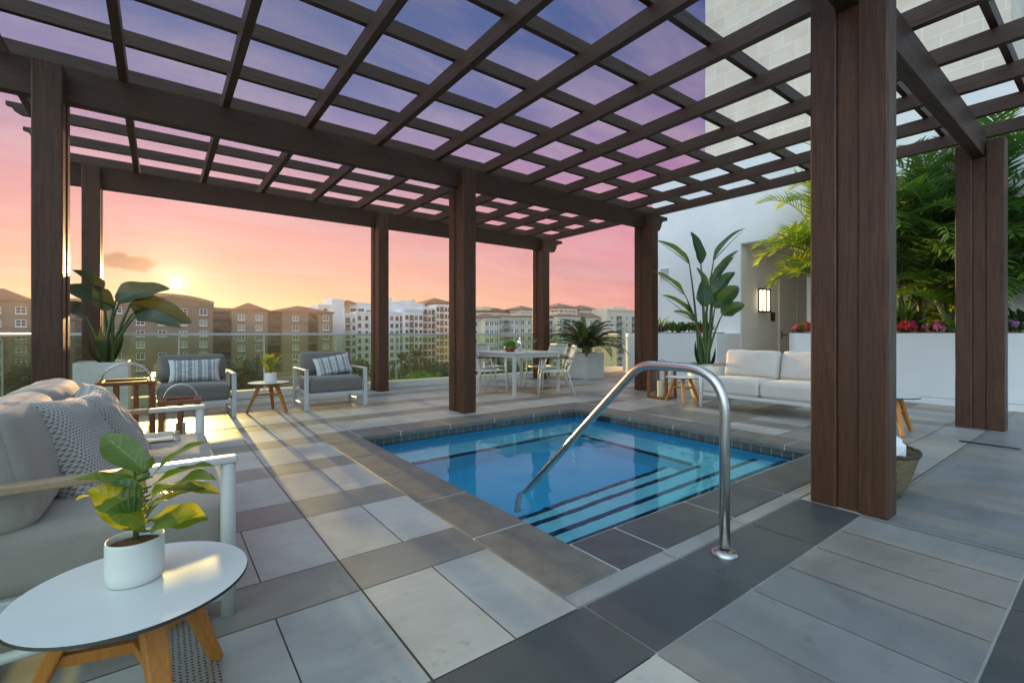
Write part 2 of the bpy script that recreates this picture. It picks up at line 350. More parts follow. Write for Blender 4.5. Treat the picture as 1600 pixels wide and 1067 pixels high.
    def build(s, name, mats, parent=None, smooth=False, bevel=0, segs=2, loc=None, auto=None, kind=None, world=False):
        vs = s.v
        if world and parent is not None:
            o_ = parent.location; vs = [(x - o_.x, y - o_.y, z - o_.z) for x, y, z in vs]
        if loc is not None: vs = [(x - loc[0], y - loc[1], z - loc[2]) for x, y, z in vs]
        me = bpy.data.meshes.new(name); me.from_pydata(vs, [], s.f); me.update()
        if not isinstance(mats, (list, tuple)): mats = [mats]
        for m in mats: me.materials.append(m)
        if any(s.mi): me.polygons.foreach_set('material_index', s.mi)
        if s.uv:
            ul = me.uv_layers.new(name='uv')
            for lp in me.loops: ul.data[lp.index].uv = s.uv.get(lp.vertex_index, (0, 0))
        if any(t is not None for t in s.tint):
            at = me.attributes.new('tint', 'FLOAT_COLOR', 'FACE')
            for k, t in enumerate(s.tint): at.data[k].color = (*(t or (.3, .3, .3)), 1)
        if smooth: me.polygons.foreach_set('use_smooth', [True] * len(me.polygons))
        o = bpy.data.objects.new(name, me); COL.objects.link(o)
        if loc is not None: o.location = loc
        if parent is not None: o.parent = parent
        if bevel:
            b = o.modifiers.new('bevel', 'BEVEL'); b.width = bevel; b.segments = segs; b.limit_method = 'ANGLE'; b.angle_limit = R(40)
        if kind: o['kind'] = kind
        return o
def tag(o, label, cat, group=None):
    o['label'] = label; o['category'] = cat
    if group: o['group'] = group
    return o
def thing(name, label, cat, loc=(0, 0, 0), rz=0, group=None):
    o = bpy.data.objects.new(name, None); COL.objects.link(o); o.empty_display_size = .2
    o.location = loc; o.rotation_euler = (0, 0, rz)
    return tag(o, label, cat, group)
def dup(src, loc, rz, label, group=None):
    def cp(o, par):
        c = o.copy(); COL.objects.link(c)
        if par is not None: c.parent = par
        for ch in list(o.children): cp(ch, c)
        return c
    r = cp(src, None); r.location = loc; r.rotation_euler = (0, 0, rz); r['label'] = label
    if group: r['group'] = group
    return r
def rounded_box(mb, cx, cy, cz, sx, sy, sz, r=.03, puff=0.0, axis=2, n=12, wr=.0, T=None, seed=0, nr=5):
    # a cushion: rounded box with bulging faces along `axis`
    h = Vector((sx / 2, sy / 2, sz / 2)); c = Vector((cx, cy, cz)); size = (sx, sy, sz)
    cache = {}
    def params(L):
        m = max(2, int(n * L / max(size))); inner = L / 2 - r
        a = [-L / 2 + r * (1 - math.cos(math.pi / 2 * k / nr)) for k in range(nr)]
        b = [-inner + 2 * inner * k / m for k in range(m + 1)]
        return a + b + [-x for x in a[::-1]]
    PR = [params(L) for L in size]
    def pt(p):
        key = (round(p[0], 5), round(p[1], 5), round(p[2], 5))
        if key in cache: return cache[key]
        q = Vector(p); inn = Vector([max(-h[k] + r, min(h[k] - r, q[k])) for k in range(3)])
        d = q - inn
        if d.length > 1e-6: q = inn + d.normalized() * r
        if puff:
            k1, k2 = [k for k in range(3) if k != axis]
            g = max(0, 1 - (p[k1] / h[k1]) ** 2) ** .6 * max(0, 1 - (p[k2] / h[k2]) ** 2) ** .6
            q[axis] += puff * g * (1 if p[axis] > 0 else -1) * (abs(p[axis]) / h[axis])
        if wr:
            nz = noise.noise(Vector((p[0] * 7 + seed, p[1] * 7, p[2] * 7))) + .5 * noise.noise(Vector((p[0] * 19 + seed, p[1] * 19, p[2] * 19)))
            q += q.normalized() * nz * wr
        q += c
        if T: q = T @ q
        cache[key] = mb.vert(q); return cache[key]
    for ax in range(3):
        k1, k2 = [k for k in range(3) if k != ax]
        for sgn in (-1, 1):
            U, V = PR[k1], PR[k2]
            for i in range(len(U) - 1):
                for j in range(len(V) - 1):
                    q = []
                    for a, b in ((i, j), (i + 1, j), (i + 1, j + 1), (i, j + 1)):
                        p = [0, 0, 0]; p[k1] = U[a]; p[k2] = V[b]; p[ax] = sgn * h[ax]; q.append(pt(p))
                    if (sgn > 0) == (ax == 1): q = q[::-1]
                    if len(set(q)) == 4: mb.face(*q)
    return mb
def pillow(mb, w, h, t, T, n=22, seed=0):
    def prof(side):
        def fn(u, v):
            a, b = 2 * u - 1, 2 * v - 1
            pin = 1 - .07 * (1 - b * b) * abs(a) ** 3; pin2 = 1 - .07 * (1 - a * a) * abs(b) ** 3
            g = max(0, (1 - a ** 4)) ** .55 * max(0, (1 - b ** 4)) ** .55
            z = side * (t / 2) * g * (1 + .10 * noise.noise(Vector((a * 2.2 + seed, b * 2.2, side))))
            z += side * .012 * g * noise.noise(Vector((a * 5 + seed, b * 5, 3)))
            return T @ Vector((a * pin * w / 2, b * pin2 * h / 2, z))
        return fn
    mb.grid(n, n, prof(1)); mb.grid(n, n, prof(-1), flip=True)
    return mb
def frond(mb, stem, p, az, el, L, droop, nl, ll, w, vee=.5, swe=.55, back=.5, twist=0.0):
    p = Vector(p); pts = []; pitch = el; q = p.copy(); seg = 14
    for i in range(seg + 1):
        pts.append(q.copy())
        d = Vector((math.cos(az) * math.cos(pitch), math.sin(az) * math.cos(pitch), math.sin(pitch)))
        q = q + d * (L / seg); pitch -= droop / seg * (1.6 * i / seg + .2)
    if stem is not None: stem.tube(pts, [.010 * (1 - .8 * i / seg) + .002 for i in range(seg + 1)], 5, False)
    for k in range(nl):
        t = .14 + .86 * (k + .5) / nl; x = t * seg; i = min(seg - 1, int(x)); c = pts[i].lerp(pts[i + 1], x - i)
        d = (pts[i + 1] - pts[i]).normalized(); sd = d.cross(Vector((0, 0, 1)))
        if sd.length < 1e-3: sd = Vector((1, 0, 0))
        sd.normalize(); up = sd.cross(d)
        l = ll * (math.sin(math.pi * min(1, t * .80 + .14)) ** .7) * random.uniform(.85, 1.1)
        for s_ in (-1, 1):
            dr = (sd * s_ * (1 - .35 * t) + d * (swe + .5 * t) + up * vee * random.uniform(.6, 1.2)).normalized()
            tip = c + dr * l - Vector((0, 0, 1)) * l * back * random.uniform(.5, 1.2)
            mb.blade(c, tip, up + sd * s_ * random.uniform(-.3, .3), w, .06, .25, 3, lambda tt: min(1, (1 - tt) * 1.5 + .05) * min(1, tt * 3 + .4))
    return pts
exec_parts = []
# ================================================================== SETTING: terrace floor, pool, ground
X0, X1, Y0, Y1 = -1.25, 14.2, -6.0, 8.8
POOL = (1.313, 5.20, 1.405, 5.26)        # outer edge of the coping
PIN = (1.66, 4.83, 1.745, 4.86)          # inner edge of the coping
WL = -.11                                # water level
def rect_minus(r, h):
    x0, x1, y0, y1 = r; a0, a1, b0, b1 = h
    if x1 <= a0 or x0 >= a1 or y1 <= b0 or y0 >= b1: return [r]
    o = []
    if y0 < b0: o.append((x0, x1, y0, b0))
    if y1 > b1: o.append((x0, x1, b1, y1))
    m0, m1 = max(y0, b0), min(y1, b1)
    if x0 < a0: o.append((x0, a0, m0, m1))
    if x1 > a1: o.append((a1, x1, m0, m1))
    return o
fl = MB()
def patch(r, z, tint):
    fl.ctint = tint
    x0, x1, y0, y1 = r; fl.quad((x0, y0, z), (x1, y0, z), (x1, y1, z), (x0, y1, z))
STEP = [(3.36, 14.2, -6.0, .945)]        # plain wide paving to the right of the big post
for r in rect_minus((X0, X1, Y0, Y1), POOL):
    for q in rect_minus(r, (1.313, 3.36, -6, 1.405)): patch(q, -.004, (.10, .098, .092))
patch((1.313, 3.36, -6, 1.405), -.004, (.50, .50, .49))
rows = [(1.31, 1.955, 'L'), (1.955, 2.275, 'D')]
y = 2.275
while y < Y1:
    rows += [(y, y + .6475, 'L'), (y + .6475, y + .9725, 'D')]; y += .9725
rows += [(.967, 1.31, 'S'), (.29, .967, 'L'), (-.04, .29, 'S')]
y = -.04
while y > Y0:
    rows += [(y - .6475, y, 'L'), (y - .9725, y - .6475, 'D')]; y -= .9725
G2 = .0028
for y0, y1, k in rows:
    if k == 'L': xs = [.02 + .329 * i for i in range(-5, 46)]
    else: xs = [.68 + .664 * i for i in range(-4, 23)]
    for xa, xb in zip(xs, xs[1:]):
        xa, xb, ya, yb = max(xa, X0), min(xb, X1), y0, min(y1, Y1)
        if xb - xa < .01 or yb - ya < .01: continue
        rv = random.uniform(.90, 1.10); wv = random.uniform(-.012, .012)
        far_right = xa > 5.0
        if k == 'L':
            base = (.50, .49, .47) if not far_right else random.choice([(.46, .45, .43), (.42, .41, .40), (.25, .23, .205)])
            if xa > 1.3 and yb < 1.0: base = (.27, .272, .275)  # same pale stone, darkened here with painted shade
        elif k == 'D': base = (.27, .262, .238) if not far_right else random.choice([(.26, .245, .22), (.17, .155, .135), (.36, .35, .33)])
        else: base = (.078, .090, .096) if .6 < xa < 3.0 else (random.choice([(.34, .34, .335), (.24, .235, .225), (.40, .40, .39)]) if xa > 3 else (.25, .24, .22))
        c = tuple(x * rv for x in base); c = (c[0] + wv * base[0], c[1], c[2] - wv * base[0])
        g = .0042 if (xa > 1.3 and yb < 1.35) else G2
        for r1 in rect_minus((xa + g, xb - g, ya + g, yb - g), (POOL[0] - .002, POOL[1] + .002, 1.312, POOL[3] + .002)):
            for r2 in rect_minus(r1, STEP[0]): patch(r2, 0, c)
# the pale strip in front of the near coping and the plain paving
for i in range(6): patch((1.315 + .664 * i + G2, min(5.2, 1.315 + .664 * (i + 1)) - G2, 1.315, 1.403), 0, (.36, .36, .36))
for i in range(4):
    patch((3.364 + 2.9 * i, 3.36 + 2.9 * (i + 1) - .004, -6, .942), 0, (.24, .255, .27))
patch((.674, .682, 1.0, 6.17), .0012, (.03, .03, .03))
fl.build('terrace_floor', M['tile'], kind='structure')
sl = MB()
for a in ((X0, PIN[0] - .2, Y0, 9.05), (PIN[1] + .2, X1, Y0, 9.05), (PIN[0] - .2, PIN[1] + .2, Y0, PIN[2] - .2), (PIN[0] - .2, PIN[1] + .2, PIN[3] + .2, 9.05)):
    sl.box(a[0] - (.2 if a[0] == X0 else 0), a[1], a[2], a[3], -1.6, -.02)
sl.build('terrace_slab', M['curb'], kind='structure')
MB().box(X0 - .1, 16, Y0, 8.95, -18, -1.62).build('podium', M['offwhite'], kind='structure')
gr = MB(); gr.box(-900, 900, -400, 1400, -18.4, -18); gr.build('ground', M['ground'], kind='structure')
# pool shell
pl = MB(); x0, x1, y0, y1 = PIN; ZF = -1.08
pl.quad((x0, y0, ZF), (x1, y0, ZF), (x1, y1, ZF), (x0, y1, ZF))
for a, b in (((x0, y0), (x1, y0)), ((x1, y0), (x1, y1)), ((x1, y1), (x0, y1)), ((x0, y1), (x0, y0))):
    pl.quad((*a, ZF), (*a, -.20), (*b, -.20), (*b, ZF))
noses = [(2.03, -.25), (2.31, -.42), (2.64, -.62), (2.94, -.82)]
py = y0
pl.cur = 1
for yn, z in noses:
    xe = x1 if z > -.5 else (4.32 if z > -.7 else 4.22)
    pl.box(x0 + .001, xe - .001, py, yn, ZF + .001, z); py = yn
pl.box(4.32, x1 - .001, 2.31, y1 - .001, ZF + .002, -.62); pl.box(x0 + .002, 4.32, 4.43, y1 - .002, ZF + .002, -.621)
pl.build('pool_shell', [M['plaster'], M['plaster_shallow']], kind='structure')
st = MB()
for k, (yn, z) in enumerate(noses):
    xe = x1 - .012 if z > -.5 else (4.33 if z > -.7 else 4.2)
    st.box(x0 + .01, xe, yn - .05, yn + .003, z - .05, z + .004)
st.box(4.315, 4.368, 2.70, 4.43, -.67, -.616); st.box(x0 + .01, 4.315, 4.427, 4.48, -.671, -.617)
st.build('step_nosing_tile', M['navy'], kind='structure')
bd = MB()
for a, b in (((x0, y0), (x1, y0)), ((x1, y0), (x1, y1)), ((x1, y1), (x0, y1)), ((x0, y1), (x0, y0))):
    L = math.hypot(b[0] - a[0], b[1] - a[1])
    bd.quad((*a, -.199), (*a, -.04), (*b, -.04), (*b, -.199), [(0, 0), (0, .16), (L, .16), (L, 0)])
bd.build('waterline_tile', M['mosaic'], kind='structure')
sk = MB(); sk.box(4.815, 4.829, 4.22, 4.46, -.155, -.05); sk.cur = 1; sk.box(4.806, 4.8149, 4.245, 4.435, -.14, -.065)
tag(sk.build('pool_skimmer', [M['navy'], M['black']]), 'dark rectangular skimmer opening in the far right pool wall at the waterline', 'skimmer')
w = MB(); w.grid(60, 60, lambda u, v: Vector((x0 + .002 + (x1 - x0 - .004) * u, y0 + .002 + (y1 - y0 - .004) * v, WL + .0012 * noise.noise(Vector((u * 9, v * 9, 0))))), uv=False)
w.build('pool_water', M['water'], smooth=True, kind='structure')
cp = MB(); gt = MB()
def slab_run(fix, along, lo, hi, jl, axis, mi, inner):
    # stone slabs with a rounded lip over the pool
    t = lo
    cuts = [lo] + [c for c in jl if lo < c < hi] + [hi]
    for a, b in zip(cuts, cuts[1:]):
        cp.cur = mi
        if axis == 'y': cp.box(fix[0], fix[1], a + .003, b - .003, -.05, .004)
        else: cp.box(a + .003, b - .003, fix[0], fix[1], -.05, .004)
slab_run((1.313, 1.675), 1, 1.405, 5.26, [2.09, 2.735, 3.40, 4.06, 4.70], 'y', 0, 1)
slab_run((4.815, 5.20), 1, 1.405, 5.26, [2.02, 2.62, 3.25, 3.88, 4.50], 'y', 0, 1)
slab_run((4.845, 5.26), 1, 1.678, 4.812, [2.12, 2.74, 3.38, 4.02, 4.5], 'x', 0, 1)
slab_run((1.405, 1.735), 1, 1.678, 4.812, [2.02, 2.69, 3.355, 4.02], 'x', 1, 1)
gt.box(1.318, 1.668, 1.41, 5.255, -.048, -.001); gt.box(4.822, 5.195, 1.41, 5.255, -.048, -.001); gt.box(1.669, 4.821, 4.852, 5.255, -.0482, -.0012); gt.box(1.669, 4.821, 1.41, 1.738, -.0482, -.0012)
cp.build('pool_coping', [M['coping'], M['slate']], bevel=.012, segs=3, kind='structure')
gt.build('coping_grout', M['grout'], kind='structure')
# slot drain line across the terrace, and a short dark drain cover by the right post
sd = MB(); sd.box(-1.2, 9.4, 6.175, 6.20, -.01, .003)
tag(sd.build('slot_drain', M['silver'], bevel=.002), 'thin shiny metal slot drain running straight across the floor behind the pool', 'drain')
dr = MB(); dr.box(6.37, 6.45, .62, 1.04, -.003, .005)
for k in range(10): dr.box(6.385, 6.435, .64 + .04 * k, .66 + .04 * k, .005, .007)
tag(dr.build('drain_cover', M['drain']), 'short dark drain cover set flush in the paving before the right wooden post', 'drain cover')

# ================================================================== PERGOLA
RZ0, RZ1 = 3.075, 3.375                  # beam bottom and top
perg = thing('pergola', 'dark brown timber pergola with a lattice roof standing over the pool', 'pergola', (3.3, 5.0, 0))
def post(px_, yf, xw=.20, top=3.30):
    # two boards with a recessed core between them; the beam drops into the slot
    x0, x1 = px_ - xw / 2, px_ + xw / 2
    core = MB().box(x0 + .018, x1 - .018, yf + .15, yf + .257, 0, RZ0)
    p = core.build('post', M['wood_z'], perg, bevel=.004, world=True)
    for a, b in ((yf, yf + .149), (yf + .258, yf + .405)):
        o = MB().box(x0, x1, a, b, 0, top).build('side_board', M['wood_z'], None, bevel=.010)
        o.parent = p; o.location = (-perg.location.x, -perg.location.y, 0)
for px_, yf, xw in ((-.745, 5.38, .19), (3.355, 5.40, .20), (7.375, 5.35, .19), (-.74, 8.38, .19), (3.325, 8.38, .20), (7.36, 8.40, .20), (3.435, .845, .168), (7.50, .835, .20)):
    post(px_, yf, xw, 3.335 if yf > 2 else 3.25)
def corbel(x0, x1, z0, z1, y0, y1):
    # beam with ogee-cut ends; outline in (x, z)
    h = z1 - z0; e = .26
    R_ = [(x1, z1), (x1, z1 - h * .22), (x1 - .05, z1 - h * .26)] + [(x1 - .06 - .14 * math.sin(k / 6 * math.pi / 2), z1 - h * (.28 + .42 * (1 - math.cos(k / 6 * math.pi / 2)))) for k in range(7)] + [(x1 - .235, z0 + h * .12), (x1 - e, z0)]
    L_ = [(x0 + x1 - a, b) for a, b in R_][::-1]
    return MB().prism(L_ + R_, lambda a, b, t: Vector((a, t, b)), y0, y1)
for yf, xa, xb in ((.845, -3.4, 7.52), (5.38, -1.34, 8.03), (8.38, -1.30, 8.0)):
    mb = corbel(xa, xb, RZ0, RZ1, yf + .152, yf + .256) if yf > 2 else MB().box(xa, xb, .995, 1.10, RZ0, RZ1)
    mb.build('beam', M['wood_x'], perg, bevel=.006, world=True)
def yprof(y0, y1, z0, z1, x, t, mb):
    h = z1 - z0
    for_ = [(y1, z1), (y1, z1 - h * .35), (y1 - .05, z1 - h * .45), (y1 - .07, z1 - h * .7), (y1 - .13, z0)]
    lo = [(y0 + .13, z0), (y0 + .07, z1 - h * .7), (y0 + .05, z1 - h * .45), (y0, z1 - h * .35), (y0, z1)]
    mb.prism(lo + for_, lambda a, b, tt: Vector((tt, a, b)), x - t / 2, x + t / 2)
JX = [-1.07 + .802 * k for k in range(12)]
for x in JX:
    m = MB(); yprof(.30, 9.46, RZ1 - .002, 3.52, x, .064, m); m.build('rafter', M['wood_y'], perg, bevel=.004, world=True)
for y in [9.09, 8.29, 7.48, 6.69, 5.90, 5.14, 4.385, 3.655, 2.915, 2.155, 1.405, .66]:
    h = .125; m = MB(); x0, x1, z0, z1, t = -1.36, 8.16, 3.52, 3.52 + h, .050
    e = [(x1, z1), (x1, z1 - h * .35), (x1 - .05, z1 - h * .45), (x1 - .06, z1 - h * .7), (x1 - .12, z0)]
    e2 = [(x0 + .12, z0), (x0 + .06, z1 - h * .7), (x0 + .05, z1 - h * .45), (x0, z1 - h * .35), (x0, z1)]
    m.prism(e2 + e, lambda a, b, tt: Vector((a, tt, b)), y - t / 2, y + t / 2)
    m.build('purlin', M['wood_x'], perg, bevel=.003, world=True)

# ================================================================== GLASS RAILINGS AND CURBS
YR = 8.87
def railing(label, pts, name='glass_railing', h=1.085, joints=()):
    a, b = Vector(pts[0]), Vector(pts[1]); d = (b - a).normalized(); L = (b - a).length
    t = thing(name, label, 'railing', a)
    MB().bar(Vector((0, 0, h - .018)), d * L + Vector((0, 0, h - .018)), .055, .036).build('top_rail', M['silver'], t, bevel=.006)
    J = [0] + list(joints) + [L]
    for j0, j1 in zip(J, J[1:]):
        n = Vector((-d.y, d.x, 0)) * .006; p, q = d * (j0 + .008), d * (j1 - .008); m = MB()
        z0, z1 = .10, h - .038
        P = [p - n, q - n, q + n, p + n]
        ids = [m.vert(Vector((c.x, c.y, z))) for z in (z0, z1) for c in P]
        for f in ((3, 2, 1, 0), (4, 5, 6, 7), (0, 1, 5, 4), (1, 2, 6, 5), (2, 3, 7, 6), (3, 0, 4, 7)): m.face(*[ids[k] for k in f])
        m.build('glass_panel', M['glass'], t)
    for j in J[1:-1]:
        m = MB(); m.bar(d * j + Vector((0, 0, .10)), d * j + Vector((0, 0, h - .04)), .012, .022, (d.x, d.y, 0)); m.build('joint_strip', M['silver'], t)
    return t
railing('long glass railing along the back of the terrace facing the sunset', ((-1.28, YR, 0), (10.5, YR, 0)), joints=[1.51, 2.69, 3.88, 5.06, 6.3, 7.5, 8.7, 9.9])
railing('short glass railing down the left side behind the nearest sofa', ((-1.28, -1.0, 0), (-1.28, YR - .04, 0)), joints=[1.5, 2.9, 4.3, 5.6, 6.65, 7.9])
c = MB(); c.box(-1.4, 10.6, YR - .09, YR + .13, .0, .135); tag(c.build('curb_wall', M['curb'], bevel=.008), 'low pale curb under the long back glass railing', 'curb')
c = MB(); c.box(-1.40, -1.17, -1.0, YR - .095, .0, .135); tag(c.build('curb_wall', M['curb'], bevel=.008), 'low pale curb under the short left glass railing', 'curb')

# ================================================================== WHITE BUILDING, PLANTER WALLS, STONE TOWER
WX, PX_, YA, YB, YE = 10.45, 9.45, 3.95, 5.31, 7.67
wb = thing('white_building', 'tall white stucco wall with a recessed doorway behind the sofa', 'building', (WX, 4, 0))
m = MB(); m.box(WX, 16, YB, YE, 0, 5.2); m.box(WX, WX + .3, -6, YA, 0, 5.2); m.box(WX, 16, YA, YB, 3.11, 5.2); m.box(WX + .3, 16, -6, YA, 0, 3.11)
m.build('wall', M['stucco'], wb, world=True)
m = MB(); m.box(WX + .012, 14.0, YB - .012, YB - .001, 0, 3.10); m.box(WX + .012, 14.0, YA + .001, YA + .012, 0, 3.10); m.box(14.0, 14.02, YA, YB, 0, 3.10); m.box(WX + .012, 14, YA + .012, YB - .012, 3.095, 3.108)
m.build('recess_lining', M['recess'], wb, world=True)
m = MB(); m.box(12.28, 12.36, YB - .05, YB - .013, 0, 2.52); m.box(13.3, 13.38, YB - .05, YB - .013, 0, 2.52); m.box(12.36, 13.3, YB - .05, YB - .013, 2.44, 2.52)
fr = m.build('door_frame', M['door'], wb, bevel=.004, world=True)
m = MB().box(12.365, 13.295, YB - .034, YB - .014, .01, 2.435); dro = m.build('door', M['door'], wb, bevel=.004, world=True)
m = MB(); m.box(12.42, 12.46, YB - .042, YB - .035, .95, 1.15); m.tube([(12.44, YB - .04, 1.04), (12.44, YB - .10, 1.04), (12.58, YB - .10, 1.04)], .011, 8)
h_ = m.build('handle', M['bronze']); h_.parent = dro; h_.location = (-WX, -4, 0)
pq = MB(); pq.box(11.88, 12.10, YB - .028, YB - .0125, 1.38, 1.60); tag(pq.build('wall_plaque', M['bronze'], bevel=.004), 'small dark plaque on the beige recess wall between lamp and door', 'plaque')
wl = thing('wall_lamp', 'lit rectangular lantern lamp with a dark frame on the beige wall', 'wall lamp', (11.46, YB - .012, 1.86))
m = MB()
for xx in (-.19, -.008, .19): m.box(xx - (.018 if xx != -.008 else .020), xx + (.018 if xx != -.008 else .020), -.11, -.092, -.26, .26)
for zz in (-.26, .26): m.box(-.206, .206, -.112, -.0, zz - .016, zz + .016)
for xx in (-.19, .19): m.box(xx - .016, xx + .016, -.02, -.001, -.244, .244)
m.build('frame', M['bronze'], wl, bevel=.003)
MB().box(-.165, .165, -.088, -.03, -.235, .235).build('diffuser', M['lamp'], wl)
vg = thing('vent_grille', 'small square vent grille high on the white wall left of the tall plant', 'vent', (WX, 7.28, 2.62))
m = MB(); m.box(-.02, -.001, -.15, .15, -.15, -.13); m.box(-.02, -.001, -.15, .15, .13, .15); m.box(-.02, -.001, -.15, -.13, -.13, .13); m.box(-.02, -.001, .13, .15, -.13, .13); m.build('frame', M['stucco'], vg)
m = MB()
for k in range(5): m.box(-.016, -.003, -.13, .13, -.112 + .048 * k, -.088 + .048 * k)
m.build('slats', M['silver'], vg)
# right planter wall with rounded end, and the left one with a curved far end
def planter_wall(label, outline, z0=.0, z1=1.085, inset=.16, soilz=1.0):
    xs = [p[0] for p in outline]; ys = [p[1] for p in outline]
    t = thing('planter_wall', label, 'planter wall', (sum(xs) / len(xs), sum(ys) / len(ys), 0))
    m = MB(); m.prism(outline, lambda a, b, tt: Vector((a, b, tt)), .10, z1)
    m.build('wall', M['stucco'], t, bevel=.012, segs=3, world=True)
    cx, cy = t.location.x, t.location.y
    ins = lambda k: [(cx + (x - cx) * (1 - k / (max(xs) - min(xs)) * 2), cy + (y_ - cy) * (1 - k / (max(ys) - min(ys)) * 2)) for x, y_ in outline]
    m = MB(); m.prism(ins(.025), lambda a, b, tt: Vector((a, b, tt)), z0, .099); m.build('plinth', M['stucco'], t, world=True)
    m = MB(); m.prism(ins(.14), lambda a, b, tt: Vector((a, b, tt)), z1 + .001, z1 + .02); m.build('soil', M['soil'], t, world=True)
    return t
arc = lambda cx, cy, r, a0, a1, n=12: [(cx + r * math.cos(R(a0 + (a1 - a0) * k / n)), cy + r * math.sin(R(a0 + (a1 - a0) * k / n))) for k in range(n + 1)]
planter_wall('long white planter wall with a rounded end to the right of the doorway', [(WX - .002, -5.5), (WX - .002, YA)] + arc(PX_ + .22, YA - .22, .22, 90, 180) + [(PX_, -5.5)])
planter_wall('white planter wall with a curved far end behind the wooden post', [(WX - .002, YB - .0), (WX - .002, YE + .18)] + arc(PX_ + .22, YE - .04, .22, 90, 180) + [(PX_, YB)])
tw = thing('stone_tower', 'tall square tower faced in pale limestone blocks above the white wall', 'tower', (13.0, 4.5, 5.2))
m = MB()
ya, yb, xa, xb, z0, z1 = 1.39, 7.66, 13.0, 15.9, 5.21, 22
m.quad((xa, yb, z0), (xa, ya, z0), (xa, ya, z1), (xa, yb, z1), [(0, 0), (yb - ya, 0), (yb - ya, z1 - z0), (0, z1 - z0)])
m.quad((xa, ya, z0), (xb, ya, z0), (xb, ya, z1), (xa, ya, z1), [(.3, 0), (xb - xa + .3, 0), (xb - xa + .3, z1 - z0), (.3, z1 - z0)])
m.quad((xb, yb, z0), (xa, yb, z0), (xa, yb, z1), (xb, yb, z1), [(.3, 0), (xb - xa + .3, 0), (xb - xa + .3, z1 - z0), (.3, z1 - z0)])
m.quad((xb, ya, z0), (xb, yb, z0), (xb, yb, z1), (xb, ya, z1), [(0, 0), (yb - ya, 0), (yb - ya, z1 - z0), (0, z1 - z0)])
m.build('wall', M['limestone'], tw, world=True)
MB().box(xa - .15, xb + .15, ya - .15, yb + .15, z1 + .001, z1 + .5).build('cornice', M['curb'], tw, world=True)
# ================================================================== HANDRAIL
hr = thing('pool_handrail', 'bent stainless steel handrail rising from the deck and sloping into the pool', 'handrail', (2.2, 1.195, 0))
def fillet(pts, rad, n=8):
    out = [Vector(pts[0])]
    for a, b, c in zip(pts, pts[1:], pts[2:]):
        a, b, c = Vector(a), Vector(b), Vector(c); u, v = (a - b).normalized(), (c - b).normalized()
        ang = u.angle(v); k = min(rad / math.tan(ang / 2), .49 * (a - b).length, .49 * (c - b).length)
        p, q = b + u * k, b + v * k
        for i in range(n + 1):
            t = i / n; out.append(p * (1 - t) ** 2 + b * 2 * t * (1 - t) + q * t * t)
    out.append(Vector(pts[-1])); return out
path = fillet([(0, 0, .0), (0, 0, .90), (0, .50, .905), (0, 1.62, -.178), (0, 1.66, -.60)], .22, 10)
m = MB(); m.tube(path, .0245, 20); m.build('rail', M['steel'], hr, smooth=True)
m = MB(); m.lathe([(.026, .03), (.034, .028), (.058, .020), (.062, .012), (.062, .001)], n=32, cap=(False, False)); m.build('flange', M['steel'], hr, smooth=True)

# ================================================================== SOFAS AND LOUNGE CHAIRS
def seat(name, label, cat, loc, rz, W, D, nseat, fab, metal, arm_h, woodarm, group=None, backs=True, seed=0, legr=.03, boxy=False):
    t = thing(name, label, cat, loc, rz, group)
    # frame: front posts, arms, rear posts, seat rails
    for s in (-1, 1):
        x = s * (W / 2 - .03); m = MB()
        if boxy: m.box(x - .025, x + .025, -D / 2, -D / 2 + .05, 0, arm_h - .03)
        else: m.tube([(x, -D / 2 + .03, 0), (x, -D / 2 + .03, arm_h - .029)], .0255, 18)
        m.build('leg', metal, t, smooth=not boxy, bevel=.004 if boxy else 0)
        m = MB()
        if boxy: m.box(x - .025, x + .025, D / 2 - .06, D / 2 - .01, 0, arm_h - .03)
        else: m.tube([(x, D / 2 - .05, 0), (x, D / 2 - .05, arm_h - .034)], .026, 14)
        m.build('leg', metal, t, smooth=not boxy, bevel=.004 if boxy else 0)
        m = MB(); f = -D / 2 + (.30 if woodarm else D)
        m.box(x - .026, x + .026, -D / 2 - .0, min(f, D / 2 - .01), arm_h - .028, arm_h)
        a = m.build('arm', metal, t, bevel=.008, segs=3)
        if woodarm:
            MB().box(x - .027, x + .027, f + .001, D / 2 - .01, arm_h - .029, arm_h + .001).build('arm_pad', M['armwood'], a, bevel=.008, segs=3)
        m = MB(); m.tube([(x, -D / 2 + .03, .075), (x, D / 2 - .05, .075)], .011 if boxy else .017, 10); m.build('stretcher', metal, t, smooth=True)
        if boxy: MB().bar((x, -D / 2 + .05, .25), (x, D / 2 - .06, .25), .03, .04).build('side_rail', metal, t)
    m = MB(); m.box(-W / 2 + .06, W / 2 - .06, -D / 2 + .02, D / 2 - .02, .185, .235); m.build('seat_frame', metal, t, bevel=.006)
    m = MB()
    for k in range(9): m.bar((-W / 2 + .07, D / 2 - .035, .30 + .045 * k), (W / 2 - .07, D / 2 - .035, .30 + .045 * k), .014, .018)
    m.build('back_slats', metal, t)
    wi = (W - .13) / nseat
    for k in range(nseat):
        cx = -W / 2 + .065 + wi * (k + .5)
        m = MB(); rounded_box(m, cx, -.03, .338, wi - .008, D - .06, .20, .045, .022, 2, 14, .0035, seed=seed + k)
        m.build('seat_cushion', fab, t, smooth=True)
        if backs:
            T = Matrix.Translation((cx, D / 2 - .17, .62)) @ Matrix.Rotation(R(-13 + random.uniform(-2, 2)), 4, 'X')
            m = MB(); rounded_box(m, 0, 0, 0, wi - .012, .19 if not boxy else .15, .42 if not boxy else .37, .065, .045 if not boxy else .03, 1, 16, .009, T=T, seed=seed + 9 + k)
            m.build('back_cushion', fab, t, smooth=True)
    return t
LG = 'grey cushioned lounge chairs by the glass railing'
